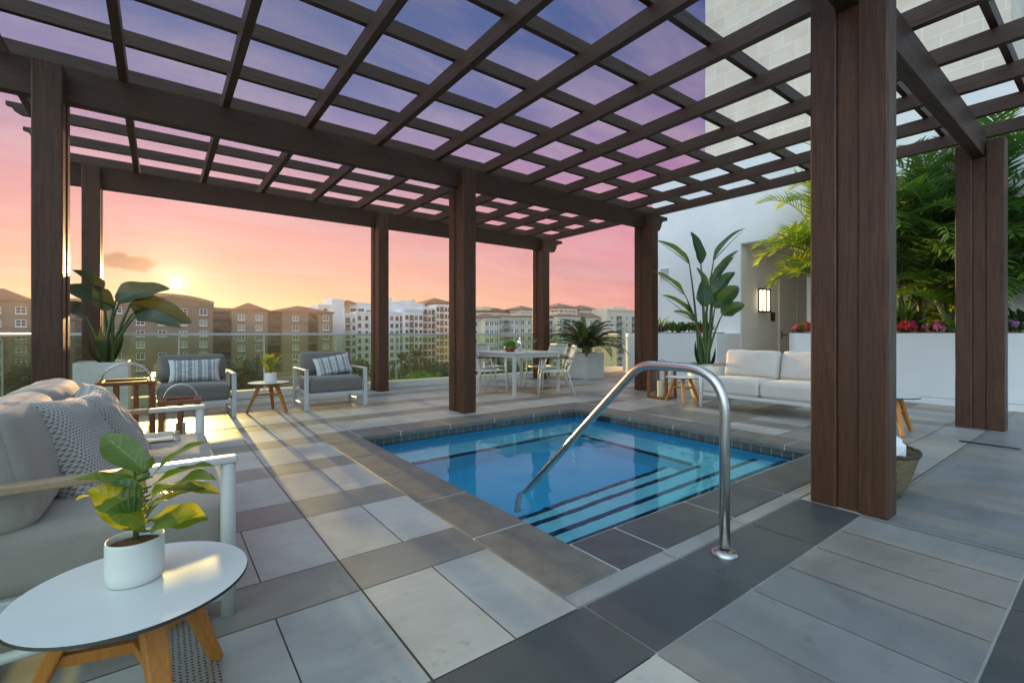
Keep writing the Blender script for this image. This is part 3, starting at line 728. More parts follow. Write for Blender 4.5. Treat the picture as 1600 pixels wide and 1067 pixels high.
s1 = seat('sofa', 'light linen sofa with white frame and wooden arms nearest the camera', 'sofa', (-.19, 2.90, 0), R(90), 1.66, .86, 2, M['linen'], M['white'], .61, True, seed=3)
s2 = seat('sofa', 'pale grey sofa with white frame across the pool by the white planters', 'sofa', (6.70, 2.95, 0), R(-90), 1.72, .86, 2, M['linen_cool'], M['white'], .62, True, seed=40)
c1 = seat('lounge_chair', 'taupe cushioned armchair with vertical striped pillow behind the wooden lanterns', 'armchair', (.345, 7.31, 0), 0, .89, .76, 1, M['charcoal'], M['silver'], .575, False, LG, seed=70, boxy=True)
c2 = dup(c1, (2.05, 7.30, 0), R(0), 'taupe cushioned armchair with tilted striped pillow to the right of the side table')
# throw pillows
def put_pillow(name, label, cat, w, h, t, mat, loc, rot, group=None, seed=0):
    m = MB(); pillow(m, w, h, t, Matrix.Identity(4), 26, seed)
    o = m.build(name, mat, smooth=True); o.location = loc; o.rotation_euler = rot; return tag(o, label, cat, group)
put_pillow('throw_pillow', 'triangle knit cushion in front, leaning on the nearest sofa', 'pillow', .50, .50, .20, M['knit'], (-.27, 2.66, .585), (R(64), R(5), R(80)), None, 1)
put_pillow('throw_pillow', 'triangle knit cushion half hidden behind another on the nearest sofa', 'pillow', .50, .50, .19, M['knit'], (-.20, 3.08, .585), (R(62), R(-4), R(92)), None, 5)
put_pillow('striped_pillow', 'white pillow with grey vertical stripes standing upright on the left armchair', 'pillow', .56, .30, .13, M['stripe'], (.36, 7.30, .60), (R(72), 0, 0), None, 8)
put_pillow('striped_pillow', 'striped pillow leaning with one raised corner on the right armchair', 'pillow', .54, .30, .13, M['stripe'], (2.09, 7.28, .60), (R(72), R(-9), R(3)), None, 11)
# fringed throw on the far seat of the near sofa
th = MB()
def thr(u, v):
    x = -.46 + .52 * u; y = 3.28 + .30 * v + .05 * u
    return Vector((x, y, .468 + .012 * noise.noise(Vector((u * 5, v * 4, 1))) + .014 * math.sin(v * 9) * .3))
th.grid(24, 16, thr); th.grid(24, 16, lambda u, v: thr(u, v) - Vector((0, 0, .012)), flip=True)
for k in range(60):
    a = thr(1, k / 60) - Vector((0, 0, .004)); th.bar(a, a + Vector((.03 + random.uniform(-.006, .01), random.uniform(-.012, .012), -.006 - random.random() * .01)), .0035, .003)
tag(th.build('throw_blanket', M['linen_cool'], smooth=True), 'folded pale throw blanket with a fringed edge on the far seat of the near sofa', 'blanket')

# ================================================================== SIDE TABLES
def side_table(label, loc, rz, r=.262, h=.40):
    t = thing('side_table', label, 'side table', loc, rz, 'round white side tables on three teak legs')
    m = MB(); m.lathe([(r - .004, h - .0015), (r - .0015, h), (.0005, h + .0003)][::1], n=72, cap=(False, True)); m.lathe([(r - .0045, h - .003), (r - .0035, h - .0012)], n=72, cap=(False, False))
    m.build('tabletop', M['tabletop'], t, smooth=False)
    m = MB(); m.lathe([(.0005, h - .014), (r - .010, h - .014), (r, h - .0075), (r - .003, h - .0016), (.0005, h - .0018)], n=72, cap=(False, False)); m.build('edge_band', M['black'], t)
    for k in range(3):
        a = 2 * math.pi * k / 3; d = Vector((math.cos(a), math.sin(a), 0)); m = MB()
        m.bar(d * .115 + Vector((0, 0, h - .018)), d * .285, .058, .040, d, .036, .028); m.build('leg', M['teak'], t, bevel=.006)
    m = MB(); mc = MB()
    for k in range(3):
        a = 2 * math.pi * k / 3; d = Vector((math.cos(a), math.sin(a), 0)); m.bar((0, 0, h * .58), d * .18 + Vector((0, 0, h * .58)), .022, .03)
    for k in range(3):
        a = 2 * math.pi * k / 3; d = Vector((math.cos(a), math.sin(a), 0)); mc.bar(d * .02 + Vector((0, 0, h - .028)), d * .16 + Vector((0, 0, h - .028)), .03, .026)
    mc.build('top_support', M['teak'], t, bevel=.003)
    m.build('brace', M['teak'], t, bevel=.003)
    return t
T1 = side_table('large round white side table with teak legs in the left foreground', (-.05, 1.63, 0), R(45))
T2 = dup(T1, (1.215, 7.26, 0), R(70), 'small round side table standing between the two taupe armchairs')
T3 = dup(T1, (6.52, 4.22, 0), R(95), 'round side table with teak legs beside the arm of the far sofa')
T4 = dup(T1, (6.42, 1.60, 0), R(-25), 'side table mostly hidden behind the big wooden post, one leg showing')
# ================================================================== POTTED FIDDLE LEAF PLANTS
def pot(label, loc, r, h):
    t = thing('plant_pot', label, 'plant pot', loc)
    m = MB(); m.lathe([(r * .90, .001), (r * .965, .004), (r, .03), (r, h - .012), (r * .99, h - .003), (r * .965, h), (r * .93, h - .003), (r * .92, h - .02), (r * .92, h * .5)], n=56, cap=(True, False)); m.build('pot', M['ceramic'], t, smooth=True)
    m = MB(); m.lathe([(r * .925, h - .020), (r * .5, h - .010), (.001, h - .006)], n=40, cap=(False, False)); m.build('soil', M['soil'], t, smooth=True)
    return t
FIDP = lambda t: (.25 + .75 * min(1, t * 1.6)) * max(0.0, 1 - max(0, (t - .42) / .58) ** 1.5) ** .95 * min(1, t * 4 + .15)
def fiddle(label, loc, leaves, stem_h, sc=1.0):
    t = thing('fiddle_leaf_plant', label, 'plant', loc)
    o_ = Vector(loc); m = MB()
    for b, tip, nr, w in leaves: m.blade(Vector(b), Vector(tip), Vector(nr), w, random.uniform(.05, .12), random.uniform(.15, .40), 18, FIDP, .13, 4)
    m.build('foliage', M['fiddle'], t, smooth=True)
    m = MB(); m.tube([(0, 0, -.02), (.004, .002, stem_h * .5), (-.002, .003, stem_h)], [.007, .006, .003], 8)
    for b, tip, nr, w in leaves: m.tube([(0, 0, max(0.0, b[2] - .015)), b], .0028, 5, False)
    m.build('stem', M['stem'], t, smooth=True)
    return t
P1 = (-.055, 1.665, .4005)
pot('white ceramic pot standing on the large foreground side table', P1, .066, .116)
base1 = Vector((P1[0], P1[1], P1[2] + .105))
def lf(bx, by, tx, ty, db, dt, nrm, w):
    b = atD(bx, by, 1.285 + db) - base1; t = atD(tx, ty, 1.285 + dt) - base1
    return (b, t, nrm, w)
V = lambda r, f, u: CAMR * r + CAMF * f + Vector((0, 0, u))
L1 = [lf(234, 742, 158, 678, .02, .05, V(.35, -.70, .6), .10), lf(238, 744, 331, 690, .02, .10, V(-.25, -.05, 1), .085), lf(230, 768, 112, 748, -.01, -.06, V(.1, -.02, 1), .10),
      lf(236, 760, 336, 728, .0, .04, V(-.1, .06, 1), .115), lf(232, 796, 136, 766, -.02, -.07, V(.25, -.62, .75), .12), lf(236, 780, 338, 750, -.03, -.07, V(-.1, .0, 1), .13),
      lf(236, 792, 322, 764, .02, .05, V(-.15, -.2, 1), .11), lf(233, 829, 309, 803, -.02, -.05, V(-.2, -.5, .85), .10), lf(228, 830, 146, 788, -.02, -.06, V(.25, -.5, .85), .10),
      lf(230, 765, 196, 728, .05, .15, V(.25, -.8, .5), .11), lf(230, 735, 238, 712, .0, .01, V(.8, -.5, .2), .022),
      lf(231, 806, 225, 790, .04, .17, V(0, .1, 1), .10), lf(231, 815, 165, 800, -.03, -.10, V(.15, -.55, .85), .12), lf(235, 772, 345, 772, .03, .06, V(-.1, -.1, 1), .11), lf(231, 782, 118, 782, .02, .03, V(.1, -.12, 1), .11), lf(234, 812, 326, 812, .0, .03, V(-.1, -.5, .85), .11)]
fiddle('glossy fiddle leaf plant in white pot on the foreground table', base1, L1, .19)
P2 = (1.235, 7.26, .4005)
pot('small white pot on the side table between the armchairs', P2, .078, .13)
L2 = []
for k in range(15):
    a = k * 2.4; el = random.uniform(.5, 1.25) - .03 * (k % 5); l = random.uniform(.17, .27)
    z = .02 + .13 * k / 15; d = Vector((math.cos(a) * math.cos(el), math.sin(a) * math.cos(el), math.sin(el)))
    b = Vector((d.x * .02, d.y * .02, z)); L2.append((b, b + d * l, Vector((-d.x * math.sin(el), -d.y * math.sin(el), math.cos(el))), random.uniform(.08, .11)))
fiddle('sunlit yellow green leafy plant in a small pot between the armchairs', (P2[0], P2[1], P2[2] + .115), L2, .2)

# ================================================================== LANTERNS AND CANDLES
def lantern(label, loc, rz, w, h, arcs=2, slats=3, group=None):
    t = thing('lantern', label, 'lantern', loc, rz); a = w / 2
    for sx in (-1, 1):
        for sy in (-1, 1):
            MB().bar((sx * (a - .022), sy * (a - .022), .03), (sx * (a - .028), sy * (a - .028), h - .035), .044, .044, (0, 1, 0)).build('corner_post', M['teak_red'], t, bevel=.004)
    m = MB()
    for s in (-1, 1): m.box(-a, a, s * (a - .03) - .03, s * (a - .03) + .03, h - .034, h); m.box(s * (a - .03) - .03, s * (a - .03) + .03, -a + .061, a - .061, h - .034, h - .0005)
    m.build('top_frame', M['teak_red'], t, bevel=.004)
    m = MB()
    for s in (-1, 1):
        for k in range(slats):
            p = -a + w * (k + 1) / (slats + 1); m.box(p - .02, p + .02, s * (a - .022) - .009, s * (a - .022) + .009, .03, h - .035); m.box(s * (a - .022) - .009, s * (a - .022) + .009, p - .02, p + .02, .03, h - .035)
    if slats: m.build('slat', M['teak_red'], t, bevel=.002)
    m = MB(); m.box(-a, a, -a, a, .0, .03); m.build('base', M['teak_red'], t, bevel=.004)
    m = MB(); g = a - .05
    for s in (-1, 1): m.box(-g, g, s * g - .002, s * g + .002, .031, h - .06); m.box(s * g - .002, s * g + .002, -g + .003, g - .003, .031, h - .06)
    m.build('glass', M['clear'], t)
    for k in range(arcs):
        yy = 0 if arcs == 1 else (-.32 + .64 * k) * w; r = a - .035
        m = MB(); m.tube([(r * math.cos(math.pi * i / 18), yy, h - .01 + .17 * math.sin(math.pi * i / 18) * (w / .42) ** .5) for i in range(19)], .0075, 8); m.build('handle', M['chrome'], t, smooth=True)
    return t
lantern('large slatted teak lantern with two arched metal handles behind the near sofa', (-.26, 5.84, 0), R(2), .44, .63, 2, 2)
lantern('smaller teak lantern with one arched handle beside the large one', (.16, 5.62, 0), R(-4), .34, .44, 1, 1)
lantern('open red brown teak lantern on the floor beside the far sofa', (6.72, 4.74, 0), R(8), .36, .50, 1, 0)
def candle(label, loc, r, h):
    m = MB(); m.lathe([(r, 0), (r, h - .006), (r - .006, h), (.006, h - .004)], n=28, cap=(True, True)); m.tube([(0, 0, h - .006), (.001, 0, h + .012)], .0015, 5)
    o = m.build('candle', M['candle'], smooth=False); o.location = loc; return tag(o, label, 'candle')
candle('ivory pillar candle inside the large slatted lantern', (-.22, 5.80, .031), .045, .20)
candle('ivory pillar candle inside the smaller lantern', (.16, 5.62, .031), .045, .17)
candle('tall ivory candle inside the lantern beside the far sofa', (6.68, 4.74, .031), .05, .26)

# ================================================================== BASKET OF TOWELS
bk = thing('towel_basket', 'woven seagrass basket standing behind the big wooden post', 'basket', (3.885, 1.10, 0))
prof = [(.16, .001), (.19, .01), (.222, .08), (.248, .16), (.27, .24), (.284, .285), (.28, .30), (.268, .295), (.26, .25), (.24, .18)]
m = MB(); m.lathe(prof, n=64, cap=(True, False)); m.build('body', M['wicker'], bk, smooth=True)
m = MB(); m.tube([(.28 * math.cos(2 * math.pi * k / 48), .28 * math.sin(2 * math.pi * k / 48), .295 + .004 * math.sin(k * 2.1)) for k in range(49)], .014, 8); m.build('rim', M['wicker'], bk, smooth=True)
for k, (x, y) in enumerate([(0, 0)] + [(.135 * math.cos(q * 1.047 + .3), .135 * math.sin(q * 1.047 + .3)) for q in range(6)]):
    m = MB(); L = .20; n = 20; prev = None; sp_ = random.random() * 6
    for i in range(n + 1):
        t = i / n; rr = .083 * (1 - max(0, (t - .82) / .18) ** 2.2 * .62); ring = []
        for j in range(40):
            a = 2 * math.pi * j / 40; q = rr * (1 + .05 * noise.noise(Vector((math.cos(a) * 3 + k * 5, math.sin(a) * 3, t * 6))) + .02 * math.cos(a * 2 + k))
            z = (t - .5) * L + (.010 * math.sin(a + sp_) * t) + .004 * noise.noise(Vector((a * 3, t * 9, k)))
            ring.append(m.vert((q * math.cos(a), q * math.sin(a), z)))
        if prev:
            for j in range(40): m.face(prev[j], prev[(j + 1) % 40], ring[(j + 1) % 40], ring[j])
        else: m.face(*ring[::-1])
        prev = ring
    # the spiral fold of the rolled end
    for lvl, f in enumerate((.72, .5, .28)):
        ring = []
        for j in range(40): v_ = Vector(m.v[prev[j]]); v_.x *= f; v_.y *= f; v_.z += .010 * (1 if lvl % 2 == 0 else -1); ring.append(m.vert(v_))
        for j in range(40): m.face(prev[j], prev[(j + 1) % 40], ring[(j + 1) % 40], ring[j])
        prev = ring
    m.face(*prev)
    o = m.build('rolled_towel', M['towel'], smooth=True); o.location = (3.885 + x, 1.10 + y, (.285) + (.03 if k == 0 else random.uniform(-.01, .012))); o.rotation_euler = (R(random.uniform(-7, 7)), R(random.uniform(-7, 7)), R(50 * k))
    tag(o, 'rolled fluffy white towel heaped in the woven basket', 'towel', 'rolled white towels in the basket')
pg_ = MB(); pg_.box(.005, .155, 1.45, 2.17, .0005, .006)
tag(pg_.build('perforated_cover', M['perforated'], bevel=.001), 'perforated metal drain plate set in the floor beneath the foreground table', 'drain plate')

# ================================================================== DINING SET
dt = thing('dining_table', 'white square dining table near the back railing with slim legs', 'dining table', (5.29, 6.83, 0))
m = MB(); m.box(-.53, .53, -.57, .57, .722, .752); m.build('tabletop', M['white'], dt, bevel=.005)
m = MB()
for s in (-1, 1): m.box(-.47, .47, s * .53 - .012, s * .53 + .012, .66, .721); m.box(s * .49 - .012, s * .49 + .012, -.51, .51, .66, .721)
m.build('apron', M['white'], dt, bevel=.003)
for sx in (-1, 1):
    for sy in (-1, 1): MB().bar((sx * .50, sy * .54, .721), (sx * .50, sy * .54, 0), .05, .05, (0, 1, 0)).build('leg', M['white'], dt, bevel=.005)
DG = 'white framed sling dining armchairs around the table'
def dchair(label, loc, rz):
    t = thing('dining_chair', label, 'dining chair', loc, rz, DG); W, D = .54, .52   # faces -y
    for s in (-1, 1):
        x = s * W / 2
        m = MB(); m.tube([(x, -D / 2 - .03, 0), (x, -D / 2 + .03, .645)], .0135, 8); m.build('leg', M['white'], t, smooth=True)
        m = MB(); m.tube([(x, D / 2 + .09, 0), (x, D / 2 - .05, .42), (x, D / 2 + .02, .62), (x * .97, D / 2 + .10, .86)], .0135, 8); m.build('leg', M['white'], t, smooth=True)
        m = MB(); m.box(x - .024, x + .024, -D / 2 - .0, D / 2 + .03, .646, .664); m.build('armrest', M['bronze'] if s else 0, t, bevel=.006)
    m = MB()
    for yy in (-D / 2 + .02, D / 2 - .06): m.tube([(-W / 2, yy, .425), (W / 2, yy, .425)], .012, 8)
    for s in (-1, 1): m.tube([(s * W / 2, -D / 2 + .02, .425), (s * W / 2, D / 2 - .05, .425)], .012, 8)
    m.tube([(-W / 2 * .97, D / 2 + .10, .86), (W / 2 * .97, D / 2 + .10, .86)], .0135, 8)
    m.build('seat_frame', M['white'], t, smooth=True)
    m = MB(); m.grid(8, 8, lambda u, v: Vector(((u - .5) * (W - .03), -D / 2 + .02 + v * (D - .08), .434 - .018 * math.sin(math.pi * u)))); m.grid(8, 8, lambda u, v: Vector(((u - .5) * (W - .03), -D / 2 + .02 + v * (D - .08), .428 - .018 * math.sin(math.pi * u))), flip=True); m.build('seat', M['sling'], t, smooth=True)
    m = MB(); bf = lambda o: (lambda u, v: Vector(((u - .5) * (W - .04), D / 2 - .005 + o + .105 * v + .02 * math.sin(math.pi * u), .56 + .295 * v)))
    m.grid(8, 8, bf(0)); m.grid(8, 8, bf(.006), flip=True); m.build('backrest', M['sling'], t, smooth=True)
    return t
DC = dchair('sling dining chair at the left end of the table, partly behind the middle post', (4.70, 6.99, 0), R(76))
dup(DC, (5.56, 6.14, 0), R(-127), 'sling dining chair nearest the pool turned at an angle')
dup(DC, (6.10, 7.0, 0), R(-92), 'sling dining chair at the right end of the table beside the far post')
dup(DC, (5.22, 7.72, 0), R(3), 'sling dining chair on the railing side of the table')
bw = thing('bowl', 'small wooden bowl on the dining table', 'bowl', (5.02, 6.72, .7525))
m = MB(); m.lathe([(.06, .001), (.085, .02), (.105, .06), (.108, .09), (.10, .092), (.095, .06), (.03, .03)], n=36, cap=(True, True)); m.build('bowl', M['teak_red'], bw, smooth=True)
ms = MB(); ctr = Vector((0, 0, .02))
for k in range(520):
    d = Vector((random.gauss(0, 1), random.gauss(0, 1), abs(random.gauss(0, 1)) + .05)).normalized(); p = ctr + Vector((d.x * .10, d.y * .10, d.z * .075)) * random.uniform(.85, 1.05)
    ms.blade(p, p + (d + Vector((random.uniform(-.8, .8), random.uniform(-.8, .8), random.uniform(-.4, .6)))).normalized() * .024, Vector((random.random(), random.random(), 1)), .012, .1, .2, 2)
ms.lathe([(.09, -.01), (.092, .02), (.07, .055), (.03, .075), (.001, .08)], n=20, cap=(False, False))
o = ms.build('moss_plant', M['moss']); o.location = (5.02, 6.72, .84); tag(o, 'mound of bright green moss filling the wooden bowl', 'plant')
m = MB(); m.lathe([(.036, .001), (.040, .006), (.040, .16), (.034, .20), (.016, .235), (.014, .30), (.018, .302), (.018, .315), (.001, .316)], n=28, cap=(True, False))
o = m.build('bottle', M['chrome'], smooth=True); o.location = (5.36, 6.86, .7525); tag(o, 'silver bottle standing on the dining table beside the glasses', 'bottle')
def martini(label, loc):
    m = MB(); m.lathe([(.036, .001), (.034, .004), (.005, .010), (.0035, .02), (.0035, .135), (.006, .145), (.056, .20), (.0545, .2005), (.004, .150)], n=32, cap=(True, True))
    o = m.build('martini_glass', M['clear'], smooth=True); o.location = loc; return tag(o, label, 'cocktail glass', 'cocktail glasses on the dining table')
martini('stemmed cocktail glass right next to the silver bottle', (5.40, 6.72, .7525)); martini('stemmed cocktail glass to the right, farther from the bottle', (5.66, 6.80, .7525))

# ================================================================== PLANTERS WITH BIG PLANTS
def box_planter(label, loc, rz, sx, sy, h):
    t = thing('planter', label, 'planter', loc, rz); a, b = sx / 2, sy / 2; m = MB(); e = .02
    o4 = [(-a, -b), (a, -b), (a, b), (-a, b)]; i4 = [(-a + e, -b + e), (a - e, -b + e), (a - e, b - e), (-a + e, b - e)]
    V0 = [m.vert((x, y, 0)) for x, y in o4]; V1 = [m.vert((x, y, h)) for x, y in o4]; V2 = [m.vert((x, y, h)) for x, y in i4]; V3 = [m.vert((x, y, h - .08)) for x, y in i4]
    for k in range(4):
        j = (k + 1) % 4; m.face(V0[k], V0[j], V1[j], V1[k]); m.face(V1[k], V1[j], V2[j], V2[k]); m.face(V2[k], V2[j], V3[j], V3[k])
    m.face(*V0[::-1]); m.build('box', M['fibre'], t, bevel=.005)
    m = MB(); m.grid(10, 10, lambda u, v: Vector(((u - .5) * (sx - .041), (v - .5) * (sy - .041), h - .05 + .012 * noise.noise(Vector((u * 6, v * 6, 0))))), uv=False); m.build('soil', M['soil'], t, smooth=True)
    return t
STP = lambda t: min(1, t * 4.2 + .12) ** .7 * max(0, 1 - t ** 2.6) ** .75
def strelitzia(label, base, leaves, mat, extra=6):
    t = thing('bird_of_paradise', label, 'plant', base); B = Vector(base); m, s = MB(), MB()
    for lb, lt, nr, w, fold in leaves:
        lb, lt = Vector(lb) - B, Vector(lt) - B
        m.blade(lb, lt, nr, w, random.uniform(.05, .10), fold, 18, STP, .08, 3)
        s.tube([lb, lb.lerp(lt, .5) + Vector(nr).normalized() * .01, lt], [.010, .006, .002], 5, False)
        st_ = Vector((random.uniform(-.07, .07), random.uniform(-.07, .07), -.05)); mid = st_.lerp(lb, .55) + Vector((0, 0, .06 * (lb - st_).length)); mid.x = st_.x + (lb.x - st_.x) * .40; mid.y = st_.y + (lb.y - st_.y) * .40
        pts = [st_ * (1 - u) ** 2 + mid * 2 * u * (1 - u) + lb * u * u for u in [k / 9 for k in range(10)]]
        s.tube(pts, [.028 - .018 * k / 9 for k in range(10)], 7)
    for k in range(extra):
        a = random.random() * 6.28; q = Vector((math.cos(a) * .05, math.sin(a) * .05, 0)); m.blade(q, q * 3.2 + Vector((0, 0, random.uniform(.3, .55))), (math.cos(a), math.sin(a), .3), .10, .03, .8, 6)
    m.build('foliage', mat, t, smooth=True); s.build('stems', M['stem'], t, smooth=True)
    return t
# left, against the sunset
bx = (-.58, 7.93, 0)
box_planter('pale square planter beside the far left post holding a large leafy plant', bx, 0, .52, .56, .72)
def LL(b, t, Yb, Yt, nr, w, fold=.3): return (atY(*b, Yb), atY(*t, Yt), V(*nr), w, fold)
strelitzia('dark bird of paradise plant silhouetted against the sunset at the left', (-.55, 7.9, .70),
  [LL((181, 469), (266, 451), 7.8, 7.9, (-.15, -.95, .45), .40), LL((160, 457), (113, 422), 7.9, 7.6, (.75, -.5, .5), .20, .5), LL((177, 478), (96, 448), 7.8, 7.5, (.2, -.85, .45), .32),
   LL((205, 474), (300, 505), 7.9, 7.8, (.35, -.85, .5), .36), LL((212, 493), (284, 512), 7.7, 7.4, (.2, -.7, .65), .22), LL((134, 493), (92, 476), 7.9, 7.7, (-.1, -.9, .4), .26),
   LL((186, 474), (240, 466), 8.05, 8.3, (0, -.8, .6), .32), LL((208, 490), (276, 508), 8.1, 8.4, (.3, -.7, .6), .26)], M['strel_dark'])
# right, in a round pot beside the far sofa
rp = thing('planter', 'round white planter behind the arm of the far sofa holding a tall plant', 'planter', (7.32, 4.32, 0))
m = MB(); m.lathe([(.20, .001), (.21, .006), (.27, .30), (.285, .54), (.28, .55), (.265, .545), (.255, .45)], n=56, cap=(True, False)); m.build('pot', M['ceramic'], rp, smooth=True)
m = MB(); m.lathe([(.262, .50), (.15, .515), (.001, .52)], n=40, cap=(False, False)); m.build('soil', M['soil'], rp, smooth=True)
m = MB()
for k in range(140):
    a = random.random() * 6.28; r = random.uniform(.05, .27); p = Vector((r * math.cos(a), r * math.sin(a), .52)); d = Vector((math.cos(a) * .5, math.sin(a) * .5, .7)) * random.uniform(.05, .12); m.blade(p, p + d, (0, 0, 1), .03, .1, .3, 3)
m.lathe([(.255, .505), (.2, .545), (.08, .56), (.001, .565)], n=24, cap=(False, False))
o = m.build('ground_cover_plant', M['moss']); o.location = (7.32, 4.32, .0); tag(o, 'low green ground cover spilling over the rim of the round white planter', 'plant')
def LR(b, t, db, dtt, nr, w, fold=.3): return (atD(*b, 7.95 + db), atD(*t, 7.95 + dtt), V(*nr), w, fold)
strelitzia('tall bird of paradise plant with dark upright leaves before the white wall', (7.32, 4.32, .5),
  [LR((1077, 412), (1027, 376), 0, -.1, (.5, -.7, .5), 0.195, .4), LR((1095, 412), (1079, 362), .05, .1, (.3, -.9, .2), 0.234, .3), LR((1115, 407), (1164, 357), .05, .15, (-.75, -.4, .5), 0.130, .7),
   LR((1117, 436), (1154, 391), .1, .2, (-.8, -.4, .3), 0.169, .6), LR((1112, 450), (1147, 402), .1, .3, (-.8, -.45, .3), 0.221, .5), LR((1116, 460), (1148, 425), -.05, .05, (-.7, -.6, .3), 0.286, .4),
   LR((1070, 461), (1021, 424), 0, -.15, (.5, -.6, .6), .19, .35), LR((1086, 502), (1034, 461), .05, -.1, (.55, -.5, .6), 0.208, .5), LR((1100, 479), (1099, 437), -.15, -.05, (.05, -1, .25), .30, .15),
   LR((1117, 481), (1153, 447), -.05, .1, (-.5, -.75, .35), 0.390, .3), LR((1128, 492), (1163, 475), -.1, -.1, (-.2, -.75, .7), 0.312, .3), LR((1086, 502), (1052, 487), -.1, -.3, (.2, -.5, .8), 0.169, .4),
   LR((1104, 452), (1088, 418), .2, .25, (.2, -.9, .2), 0.130, .6)], M['strelitzia'])
# sago palm in a square planter
box_planter('pale square planter with a dark feathery palm near the end of the back railing', (8.33, 8.06, 0), 0, .64, .62, .61)
sg = thing('sago_palm', 'dark green sago palm with stiff arching fronds', 'palm', (8.33, 8.06, .58))
lm, sm = MB(), MB(); sm.lathe([(.09, -.05), (.12, .03), (.10, .12), (.06, .17), (.01, .18)], n=16)
for k in range(58):
    a = k * 2.39996; el = R(80 - 66 * (k / 58) ** .8); frond(lm, sm, (.04 * math.cos(a), .04 * math.sin(a), .13), a, el + random.uniform(-.1, .1), random.uniform(.92, 1.1), 1.3 + .35 * random.random(), 44, .15, .019, .32, .5, .12)
lm.build('foliage', M['sago'], sg); sm.build('trunk', M['bark'], sg)
# areca palms in the right-hand planter
def areca(label, base, n, hgt, L, mat, seed, spread=.3, faz=None, group=None, fmin=.18, back=.30, e0=38):
    random.seed(seed); t = thing('areca_palm', label, 'palm', base); lm, sm = MB(), MB()
    canes = []
    for k in range(5):
        a = random.random() * 6.28; r = random.uniform(.03, spread * .5); q = Vector((r * math.cos(a), r * math.sin(a), -.02)); top = Vector((q.x * 3.0, q.y * 3.0, hgt * random.uniform(.45, .8)))
        sm.tube([q, q.lerp(top, .5) + Vector((0, 0, .05)), top], [.03, .026, .018], 8); canes.append((q, top))
    for k in range(n):
        q, top = random.choice(canes); f = random.uniform(fmin, 1.0); p = q.lerp(top, f); a = faz[0] + (faz[1] - faz[0]) * random.random() if faz else random.random() * 6.28
        el = R(random.uniform(e0, 82)) * (.55 + .45 * f)
        frond(lm, sm, p, a, el, L * random.uniform(.75, 1.1), random.uniform(1.3, 2.2), 19, L * .34, .052, .45, .5, back)
    lm.build('foliage', mat, t); sm.build('canes', M['cane'], t)
    return t
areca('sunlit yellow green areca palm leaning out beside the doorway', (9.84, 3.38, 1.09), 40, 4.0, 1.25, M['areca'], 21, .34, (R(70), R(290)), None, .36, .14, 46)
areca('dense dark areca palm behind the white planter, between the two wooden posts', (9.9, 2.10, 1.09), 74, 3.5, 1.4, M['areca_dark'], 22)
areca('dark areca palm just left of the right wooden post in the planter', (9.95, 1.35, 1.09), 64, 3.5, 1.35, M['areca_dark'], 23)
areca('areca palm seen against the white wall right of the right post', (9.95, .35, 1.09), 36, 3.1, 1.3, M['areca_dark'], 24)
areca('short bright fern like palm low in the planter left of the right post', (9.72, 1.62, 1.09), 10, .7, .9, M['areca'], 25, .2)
random.seed(11)
# flowers and leafy plants along the planters
def flower_clump(label, loc, mat, r=.14, heads=26, leaf=M['crown_c'], group='flower clumps in the white planters'):
    t = thing('flower_plant', label, 'flowers', loc, 0, group); lm, fm = MB(), MB()
    for k in range(120):
        a = random.random() * 6.28; el = random.uniform(.1, 1.3); d = Vector((math.cos(a) * math.cos(el), math.sin(a) * math.cos(el), math.sin(el))); p = d * r * random.uniform(.2, .9)
        lm.blade(p, p + (d + Vector((0, 0, .2))) * .07, (0, 0, 1), .04, .1, .3, 3)
    for k in range(heads):
        a = random.random() * 6.28; el = random.uniform(.35, 1.4); c = Vector((math.cos(a) * math.cos(el), math.sin(a) * math.cos(el), math.sin(el))) * r * random.uniform(.95, 1.25)
        for j in range(14):
            d = Vector((random.gauss(0, 1), random.gauss(0, 1), random.gauss(0, 1) + .5)).normalized(); fm.blade(c, c + d * .044, d.orthogonal(), .034, .1, .3, 2)
    lm.build('foliage', leaf, t); fm.build('blossoms', mat, t)
    return t
flower_clump('crimson flower clump at the rounded end of the right planter', (9.62, 3.66, 1.10), M['red'], .15)
flower_clump('pink flower clump leftmost on the rounded planter end', (9.70, 3.80, 1.10), M['pink'], .10, 14)
flower_clump('crimson flower clump just right of the big wooden post', (9.62, 2.17, 1.10), M['red'], .13)
flower_clump('pink flower clump midway between the two right posts', (9.62, 1.83, 1.10), M['pink'], .13)
flower_clump('dark red flower clump touching the left side of the right post', (9.62, 1.42, 1.10), M['red'], .12)
flower_clump('lilac flower clump to the right of the right post', (9.62, .98, 1.10), M['lilac'], .14)
for k, (Y, mt, lb) in enumerate(((7.25, 'pink', 'pink flower clump beside the wooden post in the left planter'), (6.85, 'lilac', 'small lilac flower clump among the left planter greenery'), (5.75, 'red', 'red flower clump half hidden behind the bird of paradise'))):
    flower_clump(lb, (9.66, Y, 1.10), M[mt], .14, 10)
def bush(name, label, loc, n, r, h, mat, ll, w, upright=.5):
    t = thing(name, label, 'plant', loc); m, s = MB(), MB()
    for k in range(n):
        a = random.random() * 6.28; q = r * random.random() ** .5; p = Vector((q * math.cos(a), q * math.sin(a), h * random.random() * .6)); el = random.uniform(upright, 1.45)
        d = Vector((math.cos(a) * math.cos(el), math.sin(a) * math.cos(el), math.sin(el))); m.blade(p, p + d * ll * random.uniform(.7, 1.2), Vector((-d.x, -d.y, 1)), w, .1, .3, 4)
    for k in range(8):
        a = k * .785; s.tube([(0, 0, -.02), (r * .6 * math.cos(a), r * .6 * math.sin(a), h * .6)], .006, 5, False)
    m.build('foliage', mat, t, smooth=True); s.build('stems', M['stem'], t)
    return t
bush('spiky_plant', 'spiky light green bromeliad next to the wooden post in the left planter', (9.72, 7.0, 1.1), 60, .30, .1, M['crown_c'], .36, .045, .3)
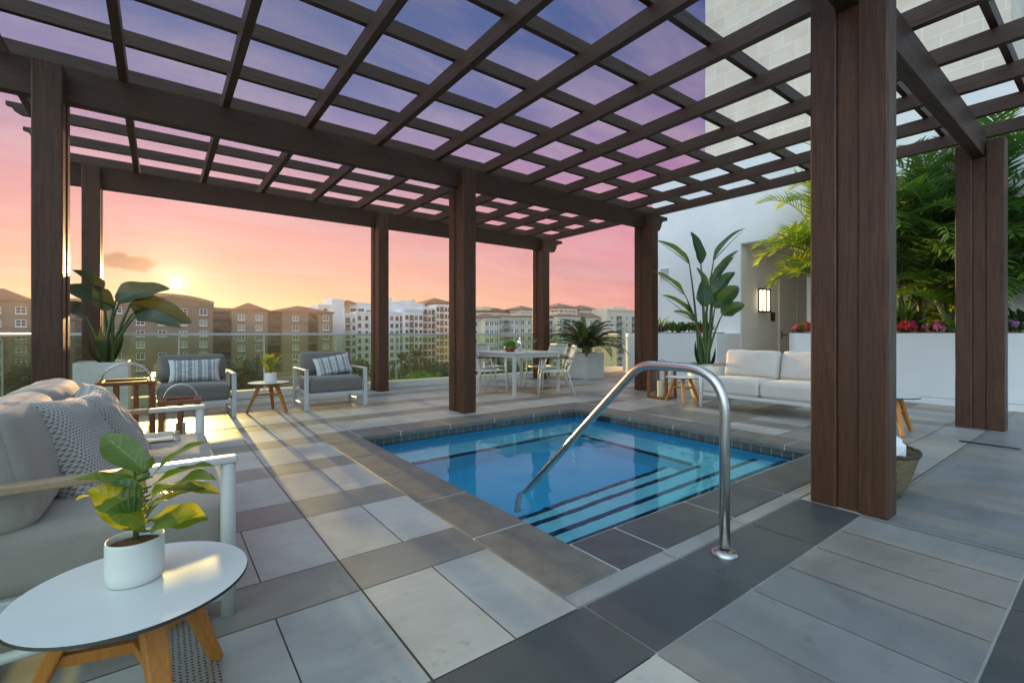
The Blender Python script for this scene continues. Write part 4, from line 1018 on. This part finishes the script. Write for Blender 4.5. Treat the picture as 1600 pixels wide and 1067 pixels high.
bush('leafy_shrub', 'rounded leafy shrub left of the tall plant in the left planter', (9.72, 6.40, 1.1), 240, .30, .28, M['crown_a'], .12, .05)
bush('leafy_shrub', 'leafy shrub behind the stems of the tall plant in the left planter', (9.74, 5.85, 1.1), 200, .26, .24, M['crown_a'], .12, .05)
bush('leafy_shrub', 'small green sprig on the curved far end of the left planter', (9.72, 7.45, 1.1), 40, .12, .15, M['crown_c'], .14, .04)
bush('leafy_shrub', 'bright round leaved shrub between pink and dark red flowers in the right planter', (9.62, 1.62, 1.1), 60, .12, .16, M['crown_c'], .15, .09)
bush('leafy_shrub', 'broad leaved shrub behind the lilac flowers at the right edge', (9.80, .88, 1.1), 90, .22, .3, M['crown_a'], .2, .12)
bush('spiky_plant', 'long bladed grassy plant low behind the crimson flowers in the right planter', (9.82, 2.25, 1.1), 70, .18, .1, M['areca_dark'], .55, .05, .25)
# ================================================================== THE TOWN BEYOND THE RAILING
GZ = -18.0
def hip(m, x0, x1, y0, y1, z, h, ov=.6, flat=0.0):
    x0 -= ov; x1 += ov; y0 -= ov; y1 += ov; w = min(x1 - x0, y1 - y0) / 2 * (1 - flat)
    a = [m.vert(p) for p in ((x0, y0, z), (x1, y0, z), (x1, y1, z), (x0, y1, z))]
    b = [m.vert(p) for p in ((x0 + w, y0 + w, z + h), (x1 - w, y0 + w, z + h), (x1 - w, y1 - w, z + h), (x0 + w, y1 - w, z + h))]
    for k in range(4): j = (k + 1) % 4; m.face(a[k], a[j], b[j], b[k])
    m.face(*b); m.face(*a[::-1])
    m.box(x0 + .05, x1 - .05, y0 + .05, y1 - .05, z - .35, z - .01)
def win_mesh(w, h, trim, pane, sill=True, name='window', mull=1):
    m = MB(); e = .10
    for x in (-w / 2, w / 2 - e): m.box(x, x + e, -.12, .0, 0, h)
    m.box(-w / 2 + e, w / 2 - e, -.12, 0, 0, e); m.box(-w / 2 + e, w / 2 - e, -.12, 0, h - e, h)
    for k in range(mull): c = -w / 2 + w * (k + 1) / (mull + 1); m.box(c - .05, c + .05, -.11, -.03, e, h - e)
    m.box(-w / 2 + e, w / 2 - e, -.09, -.03, h * .5 - .04, h * .5 + .04)
    if sill: m.box(-w / 2 - .12, w / 2 + .12, -.22, 0, -.16, -.001)
    m.cur = 1; m.quad((-w / 2 + e, -.025, e), (w / 2 - e, -.025, e), (w / 2 - e, -.025, h - e), (-w / 2 + e, -.025, h - e))
    return m
def balc_mesh(w, rail_m=None):
    m = MB(); m.box(-w / 2, w / 2, -1.5, 0, -.18, 0)
    m.box(-w / 2, w / 2, -1.5, -1.44, .98, 1.06)
    m.cur = 1
    n = int(w / .28)
    for k in range(n + 1): x = -w / 2 + .03 + (w - .06) * k / n; m.box(x - .03, x + .03, -1.49, -1.45, 0, .98)
    m.cur = 2; m.quad((-w / 2 + .3, -.02, .02), (w / 2 - .3, -.02, .02), (w / 2 - .3, -.02, 2.3), (-w / 2 + .3, -.02, 2.3))
    return m
class Bld:
    def __init__(s, name, label, cat, loc, wallmat):
        s.t = thing(name, label, cat, loc); s.o = Vector(loc); s.wall = MB(); s.wm = wallmat; s.parts = {}
    def box(s, x0, x1, y0, y1, z0, z1): s.wall.box(x0 - s.o.x, x1 - s.o.x, y0 - s.o.y, y1 - s.o.y, z0 - s.o.z, z1 - s.o.z)
    def add(s, kind, mesh, x, y, z, rz=0): s.parts.setdefault((kind, mesh), []).append((x, y, z, rz))
    def done(s):
        s.wall.build('wall', s.wm, s.t)
        kinds = {}
        for (k, me), L in s.parts.items():
            for p in L: kinds.setdefault(k, []).append((me, p))
        for k, L in kinds.items():
            L.sort(key=lambda e: -e[1][2]); vis = L[:100]
            for me, (x, y, z, rz) in vis:
                o = bpy.data.objects.new(k, me); COL.objects.link(o); o.parent = s.t; o.location = Vector((x, y, z)) - s.o; o.rotation_euler = (0, 0, rz)
            rest = L[100:]
            if rest:
                mm = MB(); mats = None
                for me, (x, y, z, rz) in rest:
                    T = Matrix.Translation(Vector((x, y, z)) - s.o) @ Matrix.Rotation(rz, 4, 'Z'); b0 = len(mm.v); mats = mats or list(me.materials)
                    for v in me.vertices: mm.vert(T @ v.co)
                    for p in me.polygons: mm.cur = p.material_index; mm.face(*[b0 + q for q in p.vertices])
                mm.build(k, mats, s.t, kind='stuff')
def proto(mb, mats):
    me = bpy.data.meshes.new('part'); me.from_pydata(mb.v, [], mb.f); me.update()
    for m in mats: me.materials.append(m)
    me.polygons.foreach_set('material_index', mb.mi); return me
W_TAN = proto(win_mesh(1.9, 1.7, None, None), [M['stucco'], M['pane']])
W_TAN2 = proto(win_mesh(1.9, 1.7, None, None), [M['stucco'], M['blind']])
W_DARK2 = proto(win_mesh(1.3, 1.6, None, None, mull=0), [M['bronze'], M['blind']])
W_TALL = proto(win_mesh(1.5, 2.0, None, None), [M['stucco'], M['pane']])
W_DARK = proto(win_mesh(1.3, 1.6, None, None, mull=0), [M['bronze'], M['pane']])
W_BIG = proto(win_mesh(2.6, 2.3, None, None, mull=1), [M['bronze'], M['pane']])
W_TEAL = proto(win_mesh(1.9, 1.8, None, None), [M['stucco'], M['teal_pane']])
B_TAN = proto(balc_mesh(6.0), [M['tan'], M['bronze'], M['pane']])
B_WHITE = proto(balc_mesh(2.5), [M['offwhite'], M['bronze'], M['pane']])
B_CREAM = proto(balc_mesh(4.6), [M['cream'], M['silver'], M['teal_pane']])
X_ = lambda px, Y: atY(px, 500, Y).x
Z_ = lambda px, py, Y: atY(px, py, Y).z
# ---- the long tan apartment block, left
Y1_ = 173
tb = Bld('apartment_block', 'long tan apartment block with red tiled hip roofs and an arched pavilion, at the left', 'building', (0, Y1_, GZ), M['tan'])
segs = [(-70, 52, 471, 4, 0), (52, 165, 479, 0, 1), (165, 333, 475, 3, 0), (333, 363, 481, -2, 1), (363, 418, 486, 3, 0), (418, 441, 489, -1, 1), (441, 482, 488, 2.5, 0), (482, 498, 489, -1, 1), (498, 520, 488, 2.5, 0)]
rf = []
for a, b, top, pr, bal in segs:
    y = Y1_ - pr; xa, xb = X_(a, y), X_(b, y); zt = Z_((a + b) / 2, top, y)
    tb.box(xa, xb, y, Y1_ + 22 + pr * .01, GZ, zt)
    tb.box(xa - .25, xb + .25, y - .30, y - .001, zt - .5, zt - .001); tb.box(xa - .12, xb + .12, y - .16, y - .001, zt - 3.6, zt - 3.3)
    n = max(1, int((xb - xa) / (4.3 if bal == 0 else 7))); z = zt - 2.9
    while z > GZ + 2:
        for k in range(n):
            x = xa + (xb - xa) * (k + .5) / n
            if bal: tb.add('balcony', B_TAN, x, y - .002, z - .6)
            elif random.random() < .93: tb.add('window', W_TAN2 if random.random() < .3 else W_TAN, x, y - .002, z)
        z -= 3.25
tb.done()
m = MB()
for a, b, top, pr, h in ((-70, 52, 471, 4, 3.4), (363, 418, 486, 3, 2.6), (427, 520, 488.5, 2.5, 2.5), (60, 160, 478, 0, 2.2)):
    y = Y1_ - pr; zt = Z_((a + b) / 2, top, y)
    q = MB(); hip(q, X_(a, y), X_(b, y), y, y + 20, zt + .36 - GZ, h); q.v = [(x, yy - Y1_, z) for x, yy, z in q.v]; q.build('roof', M['roof_red'], tb.t)
q = MB(); y = Y1_ - 3; xa, xb = X_(183, y), X_(334, y); ze = Z_(333, 472, y); zc = Z_(265, 459, y); n = 20
top_ = [(xa + (xb - xa) * k / n, ze + (zc - ze) * (1 - (2 * k / n - 1) ** 2)) for k in range(n + 1)]
q.prism(top_ + [(a, b - .8) for a, b in top_[::-1]], lambda a, b, t: Vector((a, t - Y1_, b - GZ)), y - 1.2, y + 16); q.build('arched_roof', M['tan'], tb.t)
q = MB(); q.prism([(a, b - .81) for a, b in top_] + [(xb, Z_(250, 476, y)), (xa, Z_(250, 476, y))], lambda a, b, t: Vector((a, t - Y1_, b - GZ)), y - .001, y + 15); q.build('arch_gable', M['tan'], tb.t)
# ---- white high-rise with tower
Y2_ = 195
wt = Bld('apartment_tower', 'white high rise with a blank square tower, left of the middle wooden posts', 'building', (X_(545, Y2_), Y2_, GZ), M['offwhite'])
def stack(B, a, b, top, pr, Y, depth, cols, win, bal=None, bcols=(), fl=3.1, start=3.0, lo=None, side=0, cornice=True):
    y = Y - pr; xa, xb = X_(a, y), X_(b, y); zt = Z_((a + b) / 2, top, y); B.box(xa, xb, y, y + depth, GZ, zt)
    if cornice: B.box(xa - .25, xb + .25, y - .3, y - .001, zt - .7, zt - .001)
    z = zt - start
    while z > GZ + 2:
        for k in range(cols):
            x = xa + (xb - xa) * (k + .5) / cols
            if k in bcols: B.add('balcony', bal, x, y - .002, z - .5)
            else: B.add('window', W_DARK2 if (win is W_DARK and random.random() < .22) else win, x, y - .002, z)
        for k in range(side): B.add('window', win, xa - .002, y + depth * (k + .5) / side, z, R(-90))
        z -= fl
    return xa, xb, y, zt
stack(wt, 498, 519, 476, 0, Y2_, 18, 1, W_DARK, start=3.2)
xa, xb = X_(518.5, Y2_ - 2), X_(538, Y2_ - 2); wt.box(xa, xb, Y2_ - 2, Y2_ + 10, GZ, Z_(528, 467, Y2_ - 2))
stack(wt, 538.5, 558, 490, 4, Y2_, 16, 2, W_DARK, B_WHITE, (0,), start=3.4)
stack(wt, 546, 604, 473, 1, Y2_ + 5, 16, 5, W_BIG, B_WHITE, (2,), start=5.0)
stack(wt, 556, 600, 487, 5, Y2_, 16, 4, W_DARK, start=3.4)
wt.done()
q = MB(); hip(q, X_(540, Y2_), X_(557, Y2_), Y2_ + 2, Y2_ + 12, Z_(548, 473, Y2_), 1.4); q.v = [(x - wt.o.x, y - Y2_, z - GZ) for x, y, z in q.v]; q.build('roof', M['roof_red'], wt.t)
# ---- white stepped block with balconies
wk = Bld('apartment_block', 'white stepped apartment block full of dark balconies between the middle posts', 'building', (X_(660, Y2_), Y2_, GZ), M['offwhite'])
stack(wk, 598, 627, 470.5, -4, Y2_, 20, 2, W_DARK, start=40)
stack(wk, 627, 664, 474, -4, Y2_, 20, 3, W_DARK, start=40)
stack(wk, 600, 632, 487, 6, Y2_, 18, 4, W_DARK, B_WHITE, (3,), start=3.6)
stack(wk, 632, 661, 483, 9, Y2_, 18, 4, W_DARK, B_WHITE, (1,), start=4.4, side=3)
stack(wk, 661, 681, 480, 4, Y2_, 18, 3, W_DARK, B_WHITE, (0, 2), start=3.0)
stack(wk, 681, 706, 476, 5, Y2_, 18, 4, W_DARK, B_WHITE, (1, 3), start=3.0)
for px, py, w_, h_ in ((612, 470.5, 3.0, 1.6), (636, 474, 4.0, 1.4), (650, 474, 2.4, 2.0)):
    x_ = X_(px, Y2_ + 4); z_ = Z_(px, py, Y2_ + 4); q = MB(); q.box(-w_ / 2, w_ / 2, 3, 6, 0, h_); o = q.build('rooftop_unit', M['silver'], wk.t); o.location = Vector((x_, Y2_ + 4, z_ + .01)) - wk.o
wk.done()
q = MB(); hip(q, X_(664, Y2_ + 3), X_(716, Y2_ + 3), Y2_ + 2, Y2_ + 20, Z_(690, 475, Y2_ + 3), 3.4); q.v = [(x - wk.o.x, y - Y2_, z - GZ) for x, y, z in q.v]; q.build('roof', M['roof_red'], wk.t)
# ---- cream complex with turrets, right
Y4 = 150
cb = Bld('apartment_block', 'cream apartment block with brown roofs, turrets and teal windows, at the right', 'building', (X_(860, Y4), Y4, GZ), M['cream'])
stack(cb, 738, 757, 498, 2, Y4, 18, 2, W_TEAL, B_CREAM, (), fl=3.2)
stack(cb, 757, 779, 497, 5, Y4, 18, 3, W_TEAL, fl=3.2); stack(cb, 779, 811, 496, 3, Y4, 18, 4, W_TEAL, B_CREAM, (1,), fl=3.2)
stack(cb, 811, 872, 497, 1, Y4, 18, 6, W_TEAL, B_CREAM, (2, 4), fl=3.2); stack(cb, 872, 908, 495, 4, Y4, 18, 4, W_TEAL, B_CREAM, (1,), fl=3.2)
stack(cb, 908, 949, 497, 2, Y4, 18, 4, W_TEAL, B_CREAM, (2,), fl=3.2); stack(cb, 949, 1008, 484, 6, Y4, 18, 5, W_TEAL, B_CREAM, (1, 3), fl=3.2, start=5)
stack(cb, 752, 804, 489, -8, Y4, 18, 4, W_DARK, start=30)
cb.box(X_(777, Y4), X_(790, Y4), Y4 + 10, Y4 + 16, Z_(780, 490, Y4), Z_(783, 480.5, Y4 + 10)); cb.box(X_(964, Y4), X_(983, Y4), Y4 + 2, Y4 + 10, Z_(970, 486, Y4), Z_(970, 479.5, Y4 + 2))
# open belvederes: corner piers with arches between
def belv(a, b, ztop, zbot, yy):
    xa, xb = X_(a, yy), X_(b, yy); z0, z1 = Z_(a, zbot, yy), Z_(a, ztop, yy); d = xb - xa; n = 4
    for k in range(n + 1): x = xa + d * k / n; cb.box(x - .35, x + .35, yy, yy + .7, z0, z1); cb.box(x - .35, x + .35, yy + d - .7, yy + d, z0, z1)
    cb.box(xa - .4, xb + .4, yy - .1, yy + d + .1, z1 - .9, z1 + .1); cb.box(xa - .4, xb + .4, yy - .1, yy + d + .1, z0 - 2.5, z0 + .9)
belv(814, 836, 484.5, 492, Y4 + 1); belv(874, 901, 481.5, 491, Y4 + 1)
cb.box(X_(906, Y4 + 4), X_(934, Y4 + 4), Y4 + 4, Y4 + 15, Z_(920, 497, Y4), Z_(920, 485, Y4 + 4))
cb.done()
for a, b, py, yy, h, dd in ((811, 839, 484.2, Y4 + 1, 1.7, None), (871, 904, 481, Y4 + 1, 2.0, None), (904, 938, 485, Y4 + 4, 2.2, 11), (752, 806, 488.5, Y4 + 8, 1.9, 12), (737, 758, 498, Y4 - 2, 1.2, 10), (756, 781, 497, Y4 - 5, 1.5, 12), (781, 813, 496, Y4 - 3, .8, 14), (811, 874, 496.5, Y4 - 1, 1.7, 14), (872, 910, 494.5, Y4 - 4, .9, 8), (906, 951, 496.5, Y4 - 2, 2.2, 12)):
    q = MB(); xa, xb = X_(a, yy), X_(b, yy); hip(q, xa, xb, yy, yy + (dd or (xb - xa)), Z_((a + b) / 2, py, yy) + .3, h, .4); q.v = [(x - cb.o.x, y - Y4, z - GZ) for x, y, z in q.v]
    q.build('roof', M['roof_red'] if a == 752 else M['roof_brown'], cb.t)
# ---- low houses between
def house(label, px, d, w, dp, hw, hr_, wm, rm, rz=0):
    c = atD(px, 521, d); B = thing('low_house', label, 'house', (c.x, c.y, GZ), rz)
    MB().box(-w / 2, w / 2, -dp / 2, dp / 2, 0, hw).build('wall', wm, B)
    q = MB(); hip(q, -w / 2, w / 2, -dp / 2, dp / 2, hw + .36, hr_, .7); q.build('roof', rm, B)
    for k in range(int(w / 4)):
        o = bpy.data.objects.new('window', W_TAN); COL.objects.link(o); o.parent = B; o.location = (-w / 2 + 2 + 4 * k, -dp / 2 - .002, hw - 2.8)
house('low ochre house with a brown hip roof seen through the glass behind the right armchair', 585, 92, 16, 12, 6.5, 3.6, M['ochre'], M['roof_brown'], R(-20))
house('wide ochre building with a brown roof seen through the glass left of the side table', 330, 95, 44, 14, 6.0, 3.2, M['ochre'], M['roof_brown'], R(-5))
house('low ochre house below the glass railing behind the left armchair plant', 455, 100, 22, 12, 7.0, 3.4, M['ochre'], M['roof_brown'], R(-8))
# ---- trees
def tree(label, px, d, ztop, r, mat, nb=26, name='tree', group='trees beyond the glass railing', n=1100):
    c = atD(px, 521, d); h = ztop - GZ; t = thing(name, label, 'tree', (c.x, c.y, GZ), 0, group); tr, cr = MB(), MB()
    tr.tube([(0, 0, -.1), (.1, .05, h * .3), (-.05, .1, h * .62)], [.04 * r + .12, .03 * r + .1, .06], 7)
    cl = []
    for k in range(nb):
        a = random.random() * 6.28; u = random.random() ** .6; zz = random.uniform(-.9, 1.0); q = Vector((math.cos(a) * r * u * math.sqrt(max(0.05, 1 - zz * zz * .8)), math.sin(a) * r * u * math.sqrt(max(.05, 1 - zz * zz * .8)), h - r * .75 + zz * r * .72)); cl.append((q, r * random.uniform(.22, .40)))
        if k % 2 == 0: tr.tube([(0, 0, h * .45), (q * .5) + Vector((0, 0, h * .28)), q], [.10, .07, .03], 5, False)
    for k in range(n):
        q, rr = random.choice(cl); d_ = Vector((random.gauss(0, 1), random.gauss(0, 1), random.gauss(0, .8))).normalized(); p = q + d_ * rr * random.uniform(.5, 1.1)
        s_ = r * random.uniform(.07, .13); e = Vector((random.gauss(0, 1), random.gauss(0, 1), random.gauss(0, .7))).normalized(); f = e.orthogonal().normalized()
        cr.quad(p - e * s_, p - f * s_ * .6, p + e * s_, p + f * s_ * .6)
    cr.build('crown', mat, t); tr.build('trunk', M['bark'], t)
def palm(label, px, d, ztop, group='palms beyond the glass railing'):
    c = atD(px, 521, d); h = ztop - GZ; t = thing('palm_tree', label, 'palm', (c.x, c.y, GZ), 0, group); tr, cr = MB(), MB()
    tr.tube([(0, 0, -.1), (.15, 0, h * .5), (0, .1, h)], [.28, .2, .17], 8)
    for k in range(26): frond(cr, None, (0, .1, h), k * 2.4, R(random.uniform(-15, 75)), 2.9, 1.7, 15, .75, .16, .3, .5, .3)
    cr.build('crown', M['crown_b'], t); tr.build('trunk', M['bark'], t)
tree('bright green tree nearest the railing between the middle posts', 632, 62, -5.6, 4.0, M['crown_c'])
tree('bright green tree to the right of the nearest one between the middle posts', 662, 66, -5.2, 4.6, M['crown_c'])
tree('dark green tree partly behind the left edge of the middle post', 696, 74, -4.4, 4.4, M['crown_b'])
tree('mid green tree beside the base of the white stepped block', 640, 110, -6.5, 4.0, M['crown_a'])
tree('dark tree before the white stepped block among the palms', 672, 120, -6.6, 4.5, M['crown_b'])
tree('small green tree to the right of the far middle post', 612, 100, -7.0, 3.2, M['crown_a'])
tree('dark tree in front of the tan block right of the left armchair', 384, 96, -4.6, 5.5, M['crown_b'])
tree('dark tree in front of the tan block behind the left armchair', 345, 90, -6.2, 4.5, M['crown_b'])
tree('mid green tree between the low houses left of the far middle post', 556, 110, -5.6, 4.0, M['crown_a'])
tree('dark green tree seen under the left side of the dining table', 757, 70, -4.4, 4.2, M['crown_b'])
tree('mid green tree seen under the middle of the dining table', 795, 68, -5.0, 4.4, M['crown_a'])
tree('dark green tree seen under the right side of the dining table', 826, 66, -4.0, 4.0, M['crown_b'])
tree('dark green tree seen behind the square palm planter', 872, 80, -4.4, 4.8, M['crown_b'])
tree('dark tree low behind the left glass railing', 20, 96, -6.0, 5.0, M['crown_b'])
palm('palm with a drooping dark crown in front of the white stepped block', 628, 86, -4.2); palm('palm to the right with a higher crown by the white stepped block', 652, 92, -3.6); palm('palm seen through the legs of the dining chairs', 776, 60, -3.4)

# ================================================================== EVENING HAZE
hz = MB(); hz.box(-905, 905, -405, 1405, -19.4, 24.5); b = NB('evening_haze'); pv = b.n('ShaderNodeVolumePrincipled')
pv.inputs['Color'].default_value = (.95, .90, .86, 1); pv.inputs['Density'].default_value = .00030; pv.inputs['Anisotropy'].default_value = .55; b.l(pv.outputs[0], b.out.inputs['Volume'])
hz.build('haze', b.m, kind='stuff')
# ================================================================== LIGHT, SKY, CAMERA
SUN_AZ, SUN_EL = R(1.3), R(5.0)
EXPO = 1.5; KX = 2 ** -EXPO         # measured from +Y towards +X
sdir = Vector((math.sin(SUN_AZ) * math.cos(SUN_EL), math.cos(SUN_AZ) * math.cos(SUN_EL), math.sin(SUN_EL)))
sl_ = bpy.data.lights.new('sun', 'SUN'); sl_.energy = 3.8; sl_.angle = R(.6); sl_.color = (1.0, .60, .26)
so = bpy.data.objects.new('sun', sl_); COL.objects.link(so); so.rotation_euler = sdir.to_track_quat('Z', 'Y').to_euler()
W = bpy.data.worlds.new('World'); S.world = W; W.use_nodes = True
class WB(NB):
    def __init__(s): s.t = W.node_tree; s.t.nodes.clear(); s.out = s.n('ShaderNodeOutputWorld')
w = WB()
def lin(c): return tuple(((x / 255) / 12.92 if x / 255 <= .04045 else ((x / 255 + .055) / 1.055) ** 2.4) for x in c)
tc = w.n('ShaderNodeTexCoord'); sp = w.n('ShaderNodeSeparateXYZ'); w.l(tc.outputs['Generated'], sp.inputs[0])
dx, dy, dz = sp.outputs
def vdot(v):
    x = w.n('ShaderNodeVectorMath', operation='DOT_PRODUCT'); w.l(tc.outputs['Generated'], x.inputs[0]); x.inputs[1].default_value = v; return x.outputs['Value']
hl = w.math('SQRT', w.math('ADD', w.math('ADD', w.math('MULTIPLY', dx, dx), w.math('MULTIPLY', dy, dy)), 1e-5))
dh = w.math('DIVIDE', vdot((math.sin(SUN_AZ), math.cos(SUN_AZ), 0)), hl)
d3 = w.math('MAXIMUM', vdot(tuple(sdir)), 0)
zc = w.math('MAXIMUM', dz, 0)
# thin high clouds laid out on a plane above the town
cv = w.n('ShaderNodeCombineXYZ'); dd = w.math('ADD', zc, .12)
w.l(w.math('DIVIDE', dx, dd), cv.inputs[0]); w.l(w.math('MULTIPLY', w.math('DIVIDE', dy, dd), 2.6), cv.inputs[1])
cl = w.noise(cv.outputs[0], 1.1, 8, .62, .5); cl2 = w.noise(cv.outputs[0], .45, 5, .6, .8)
zz = w.math('ADD', zc, w.math('MULTIPLY', w.math('SUBTRACT', cl, .5), .075))
near = w.ramp(zz, [(0, lin((238, 172, 120))), (.055, lin((240, 184, 144))), (.11, lin((238, 176, 160))), (.18, lin((232, 166, 168))), (.26, lin((214, 158, 176))), (.34, lin((170, 144, 184))), (.42, lin((114, 122, 172))), (.54, lin((82, 106, 158))), (.66, lin((64, 92, 144)))])
far = w.ramp(zz, [(0, lin((234, 122, 140))), (.05, lin((238, 140, 152))), (.12, lin((238, 158, 170))), (.22, lin((226, 144, 174))), (.31, lin((178, 126, 172))), (.40, lin((124, 106, 164))), (.50, lin((76, 90, 150))), (.66, lin((64, 90, 146)))])
az = w.ramp(dh, [(.50, (1, 1, 1)), (.985, (0, 0, 0))], 'EASE')
sky = w.mix(az, near, far)
sky = w.mix(w.math('MULTIPLY', w.ramp(cl, [(.42, (0, 0, 0)), (.70, (1, 1, 1))]), .30), sky, lin((250, 214, 206)))
sky = w.mix(w.math('MULTIPLY', w.ramp(cl2, [(.52, (0, 0, 0)), (.72, (1, 1, 1))]), .30), sky, lin((170, 132, 150)))
# one small grey cloud low over the left rooftops
cd = (atD(190, 409, 1) - Vector((0, 0, EYE))).normalized(); cr = cd.cross(Vector((0, 0, 1))).normalized(); cu = cr.cross(cd)
cn = w.n('ShaderNodeTexNoise'); w.l(tc.outputs['Generated'], cn.inputs['Vector']); cn.inputs['Scale'].default_value = 34; cn.inputs['Detail'].default_value = 6
ex = w.math('MULTIPLY', vdot(tuple(cr)), 17); ey = w.math('MULTIPLY', vdot(tuple(cu)), 62)
er = w.math('ADD', w.math('SQRT', w.math('ADD', w.math('MULTIPLY', ex, ex), w.math('MULTIPLY', ey, ey))), w.math('MULTIPLY_ADD', cn.outputs['Fac'], 1.6, -.8))
cm = w.math('MULTIPLY', w.ramp(er, [(.45, (1, 1, 1)), (1.0, (0, 0, 0))], 'EASE'), w.math('GREATER_THAN', vdot(tuple(cd)), .9))
sky = w.mix(w.math("MULTIPLY", cm, .85), sky, lin((128, 98, 92)))
sky = w.mix(1.0, sky, w.mix(w.math('GREATER_THAN', d3, math.cos(R(.42))), (0, 0, 0), (9, 6.5, 3.2)), 'ADD')
sky = w.mix(1.0, sky, w.mix(w.math('POWER', d3, 6000), (0, 0, 0), (.9, .75, .4)), 'ADD')
sky = w.mix(1.0, sky, w.mix(w.math('POWER', d3, 520), (0, 0, 0), (.42, .26, .10)), 'ADD')
sky = w.mix(1.0, sky, w.mix(w.math('POWER', d3, 40), (0, 0, 0), (.03, .0, .0)), 'ADD')
# unseen dome overhead and behind: pale blue added as fill light; dull below horizon
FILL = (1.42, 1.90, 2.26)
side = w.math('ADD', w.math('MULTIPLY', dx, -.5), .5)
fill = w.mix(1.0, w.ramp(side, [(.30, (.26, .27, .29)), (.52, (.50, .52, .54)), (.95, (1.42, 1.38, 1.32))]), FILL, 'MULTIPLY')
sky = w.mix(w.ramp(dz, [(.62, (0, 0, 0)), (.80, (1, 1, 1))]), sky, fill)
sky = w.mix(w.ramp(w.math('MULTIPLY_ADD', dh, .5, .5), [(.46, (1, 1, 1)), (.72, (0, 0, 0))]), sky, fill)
sky = w.mix(w.ramp(w.math('MULTIPLY_ADD', dz, 1, .5), [(.47, (1, 1, 1)), (.50, (0, 0, 0))]), sky, (.10, .085, .07))
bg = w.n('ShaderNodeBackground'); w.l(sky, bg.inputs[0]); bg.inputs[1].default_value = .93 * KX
ns = w.n('ShaderNodeTexSky', sky_type='NISHITA'); ns.sun_disc = False; ns.sun_elevation = SUN_EL; ns.sun_rotation = SUN_AZ; ns.air_density = 1.0; ns.dust_density = 1.5
bg2 = w.n('ShaderNodeBackground'); w.l(ns.outputs[0], bg2.inputs[0]); bg2.inputs[1].default_value = .05 * KX * .06
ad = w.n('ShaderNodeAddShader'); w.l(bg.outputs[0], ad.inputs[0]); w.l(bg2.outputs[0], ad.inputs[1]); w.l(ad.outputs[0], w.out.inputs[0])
cam = bpy.data.cameras.new('camera'); co = bpy.data.objects.new('camera', cam); COL.objects.link(co)
co.location = (0, 0, EYE); co.rotation_euler = (R(90), 0, -YAW); cam.sensor_width = 36; cam.lens = 36 * F_ / 1600; cam.shift_y = -12.5 / 1600; cam.clip_start = .05; cam.clip_end = 6000
S.camera = co
S.view_settings.view_transform = 'Standard'; S.view_settings.look = 'None'; S.view_settings.exposure = EXPO; S.view_settings.gamma = 1
S.cycles.use_denoising = True; S.cycles.max_bounces = 10; S.cycles.transparent_max_bounces = 16; S.cycles.transmission_bounces = 8; S.cycles.sample_clamp_indirect = 6
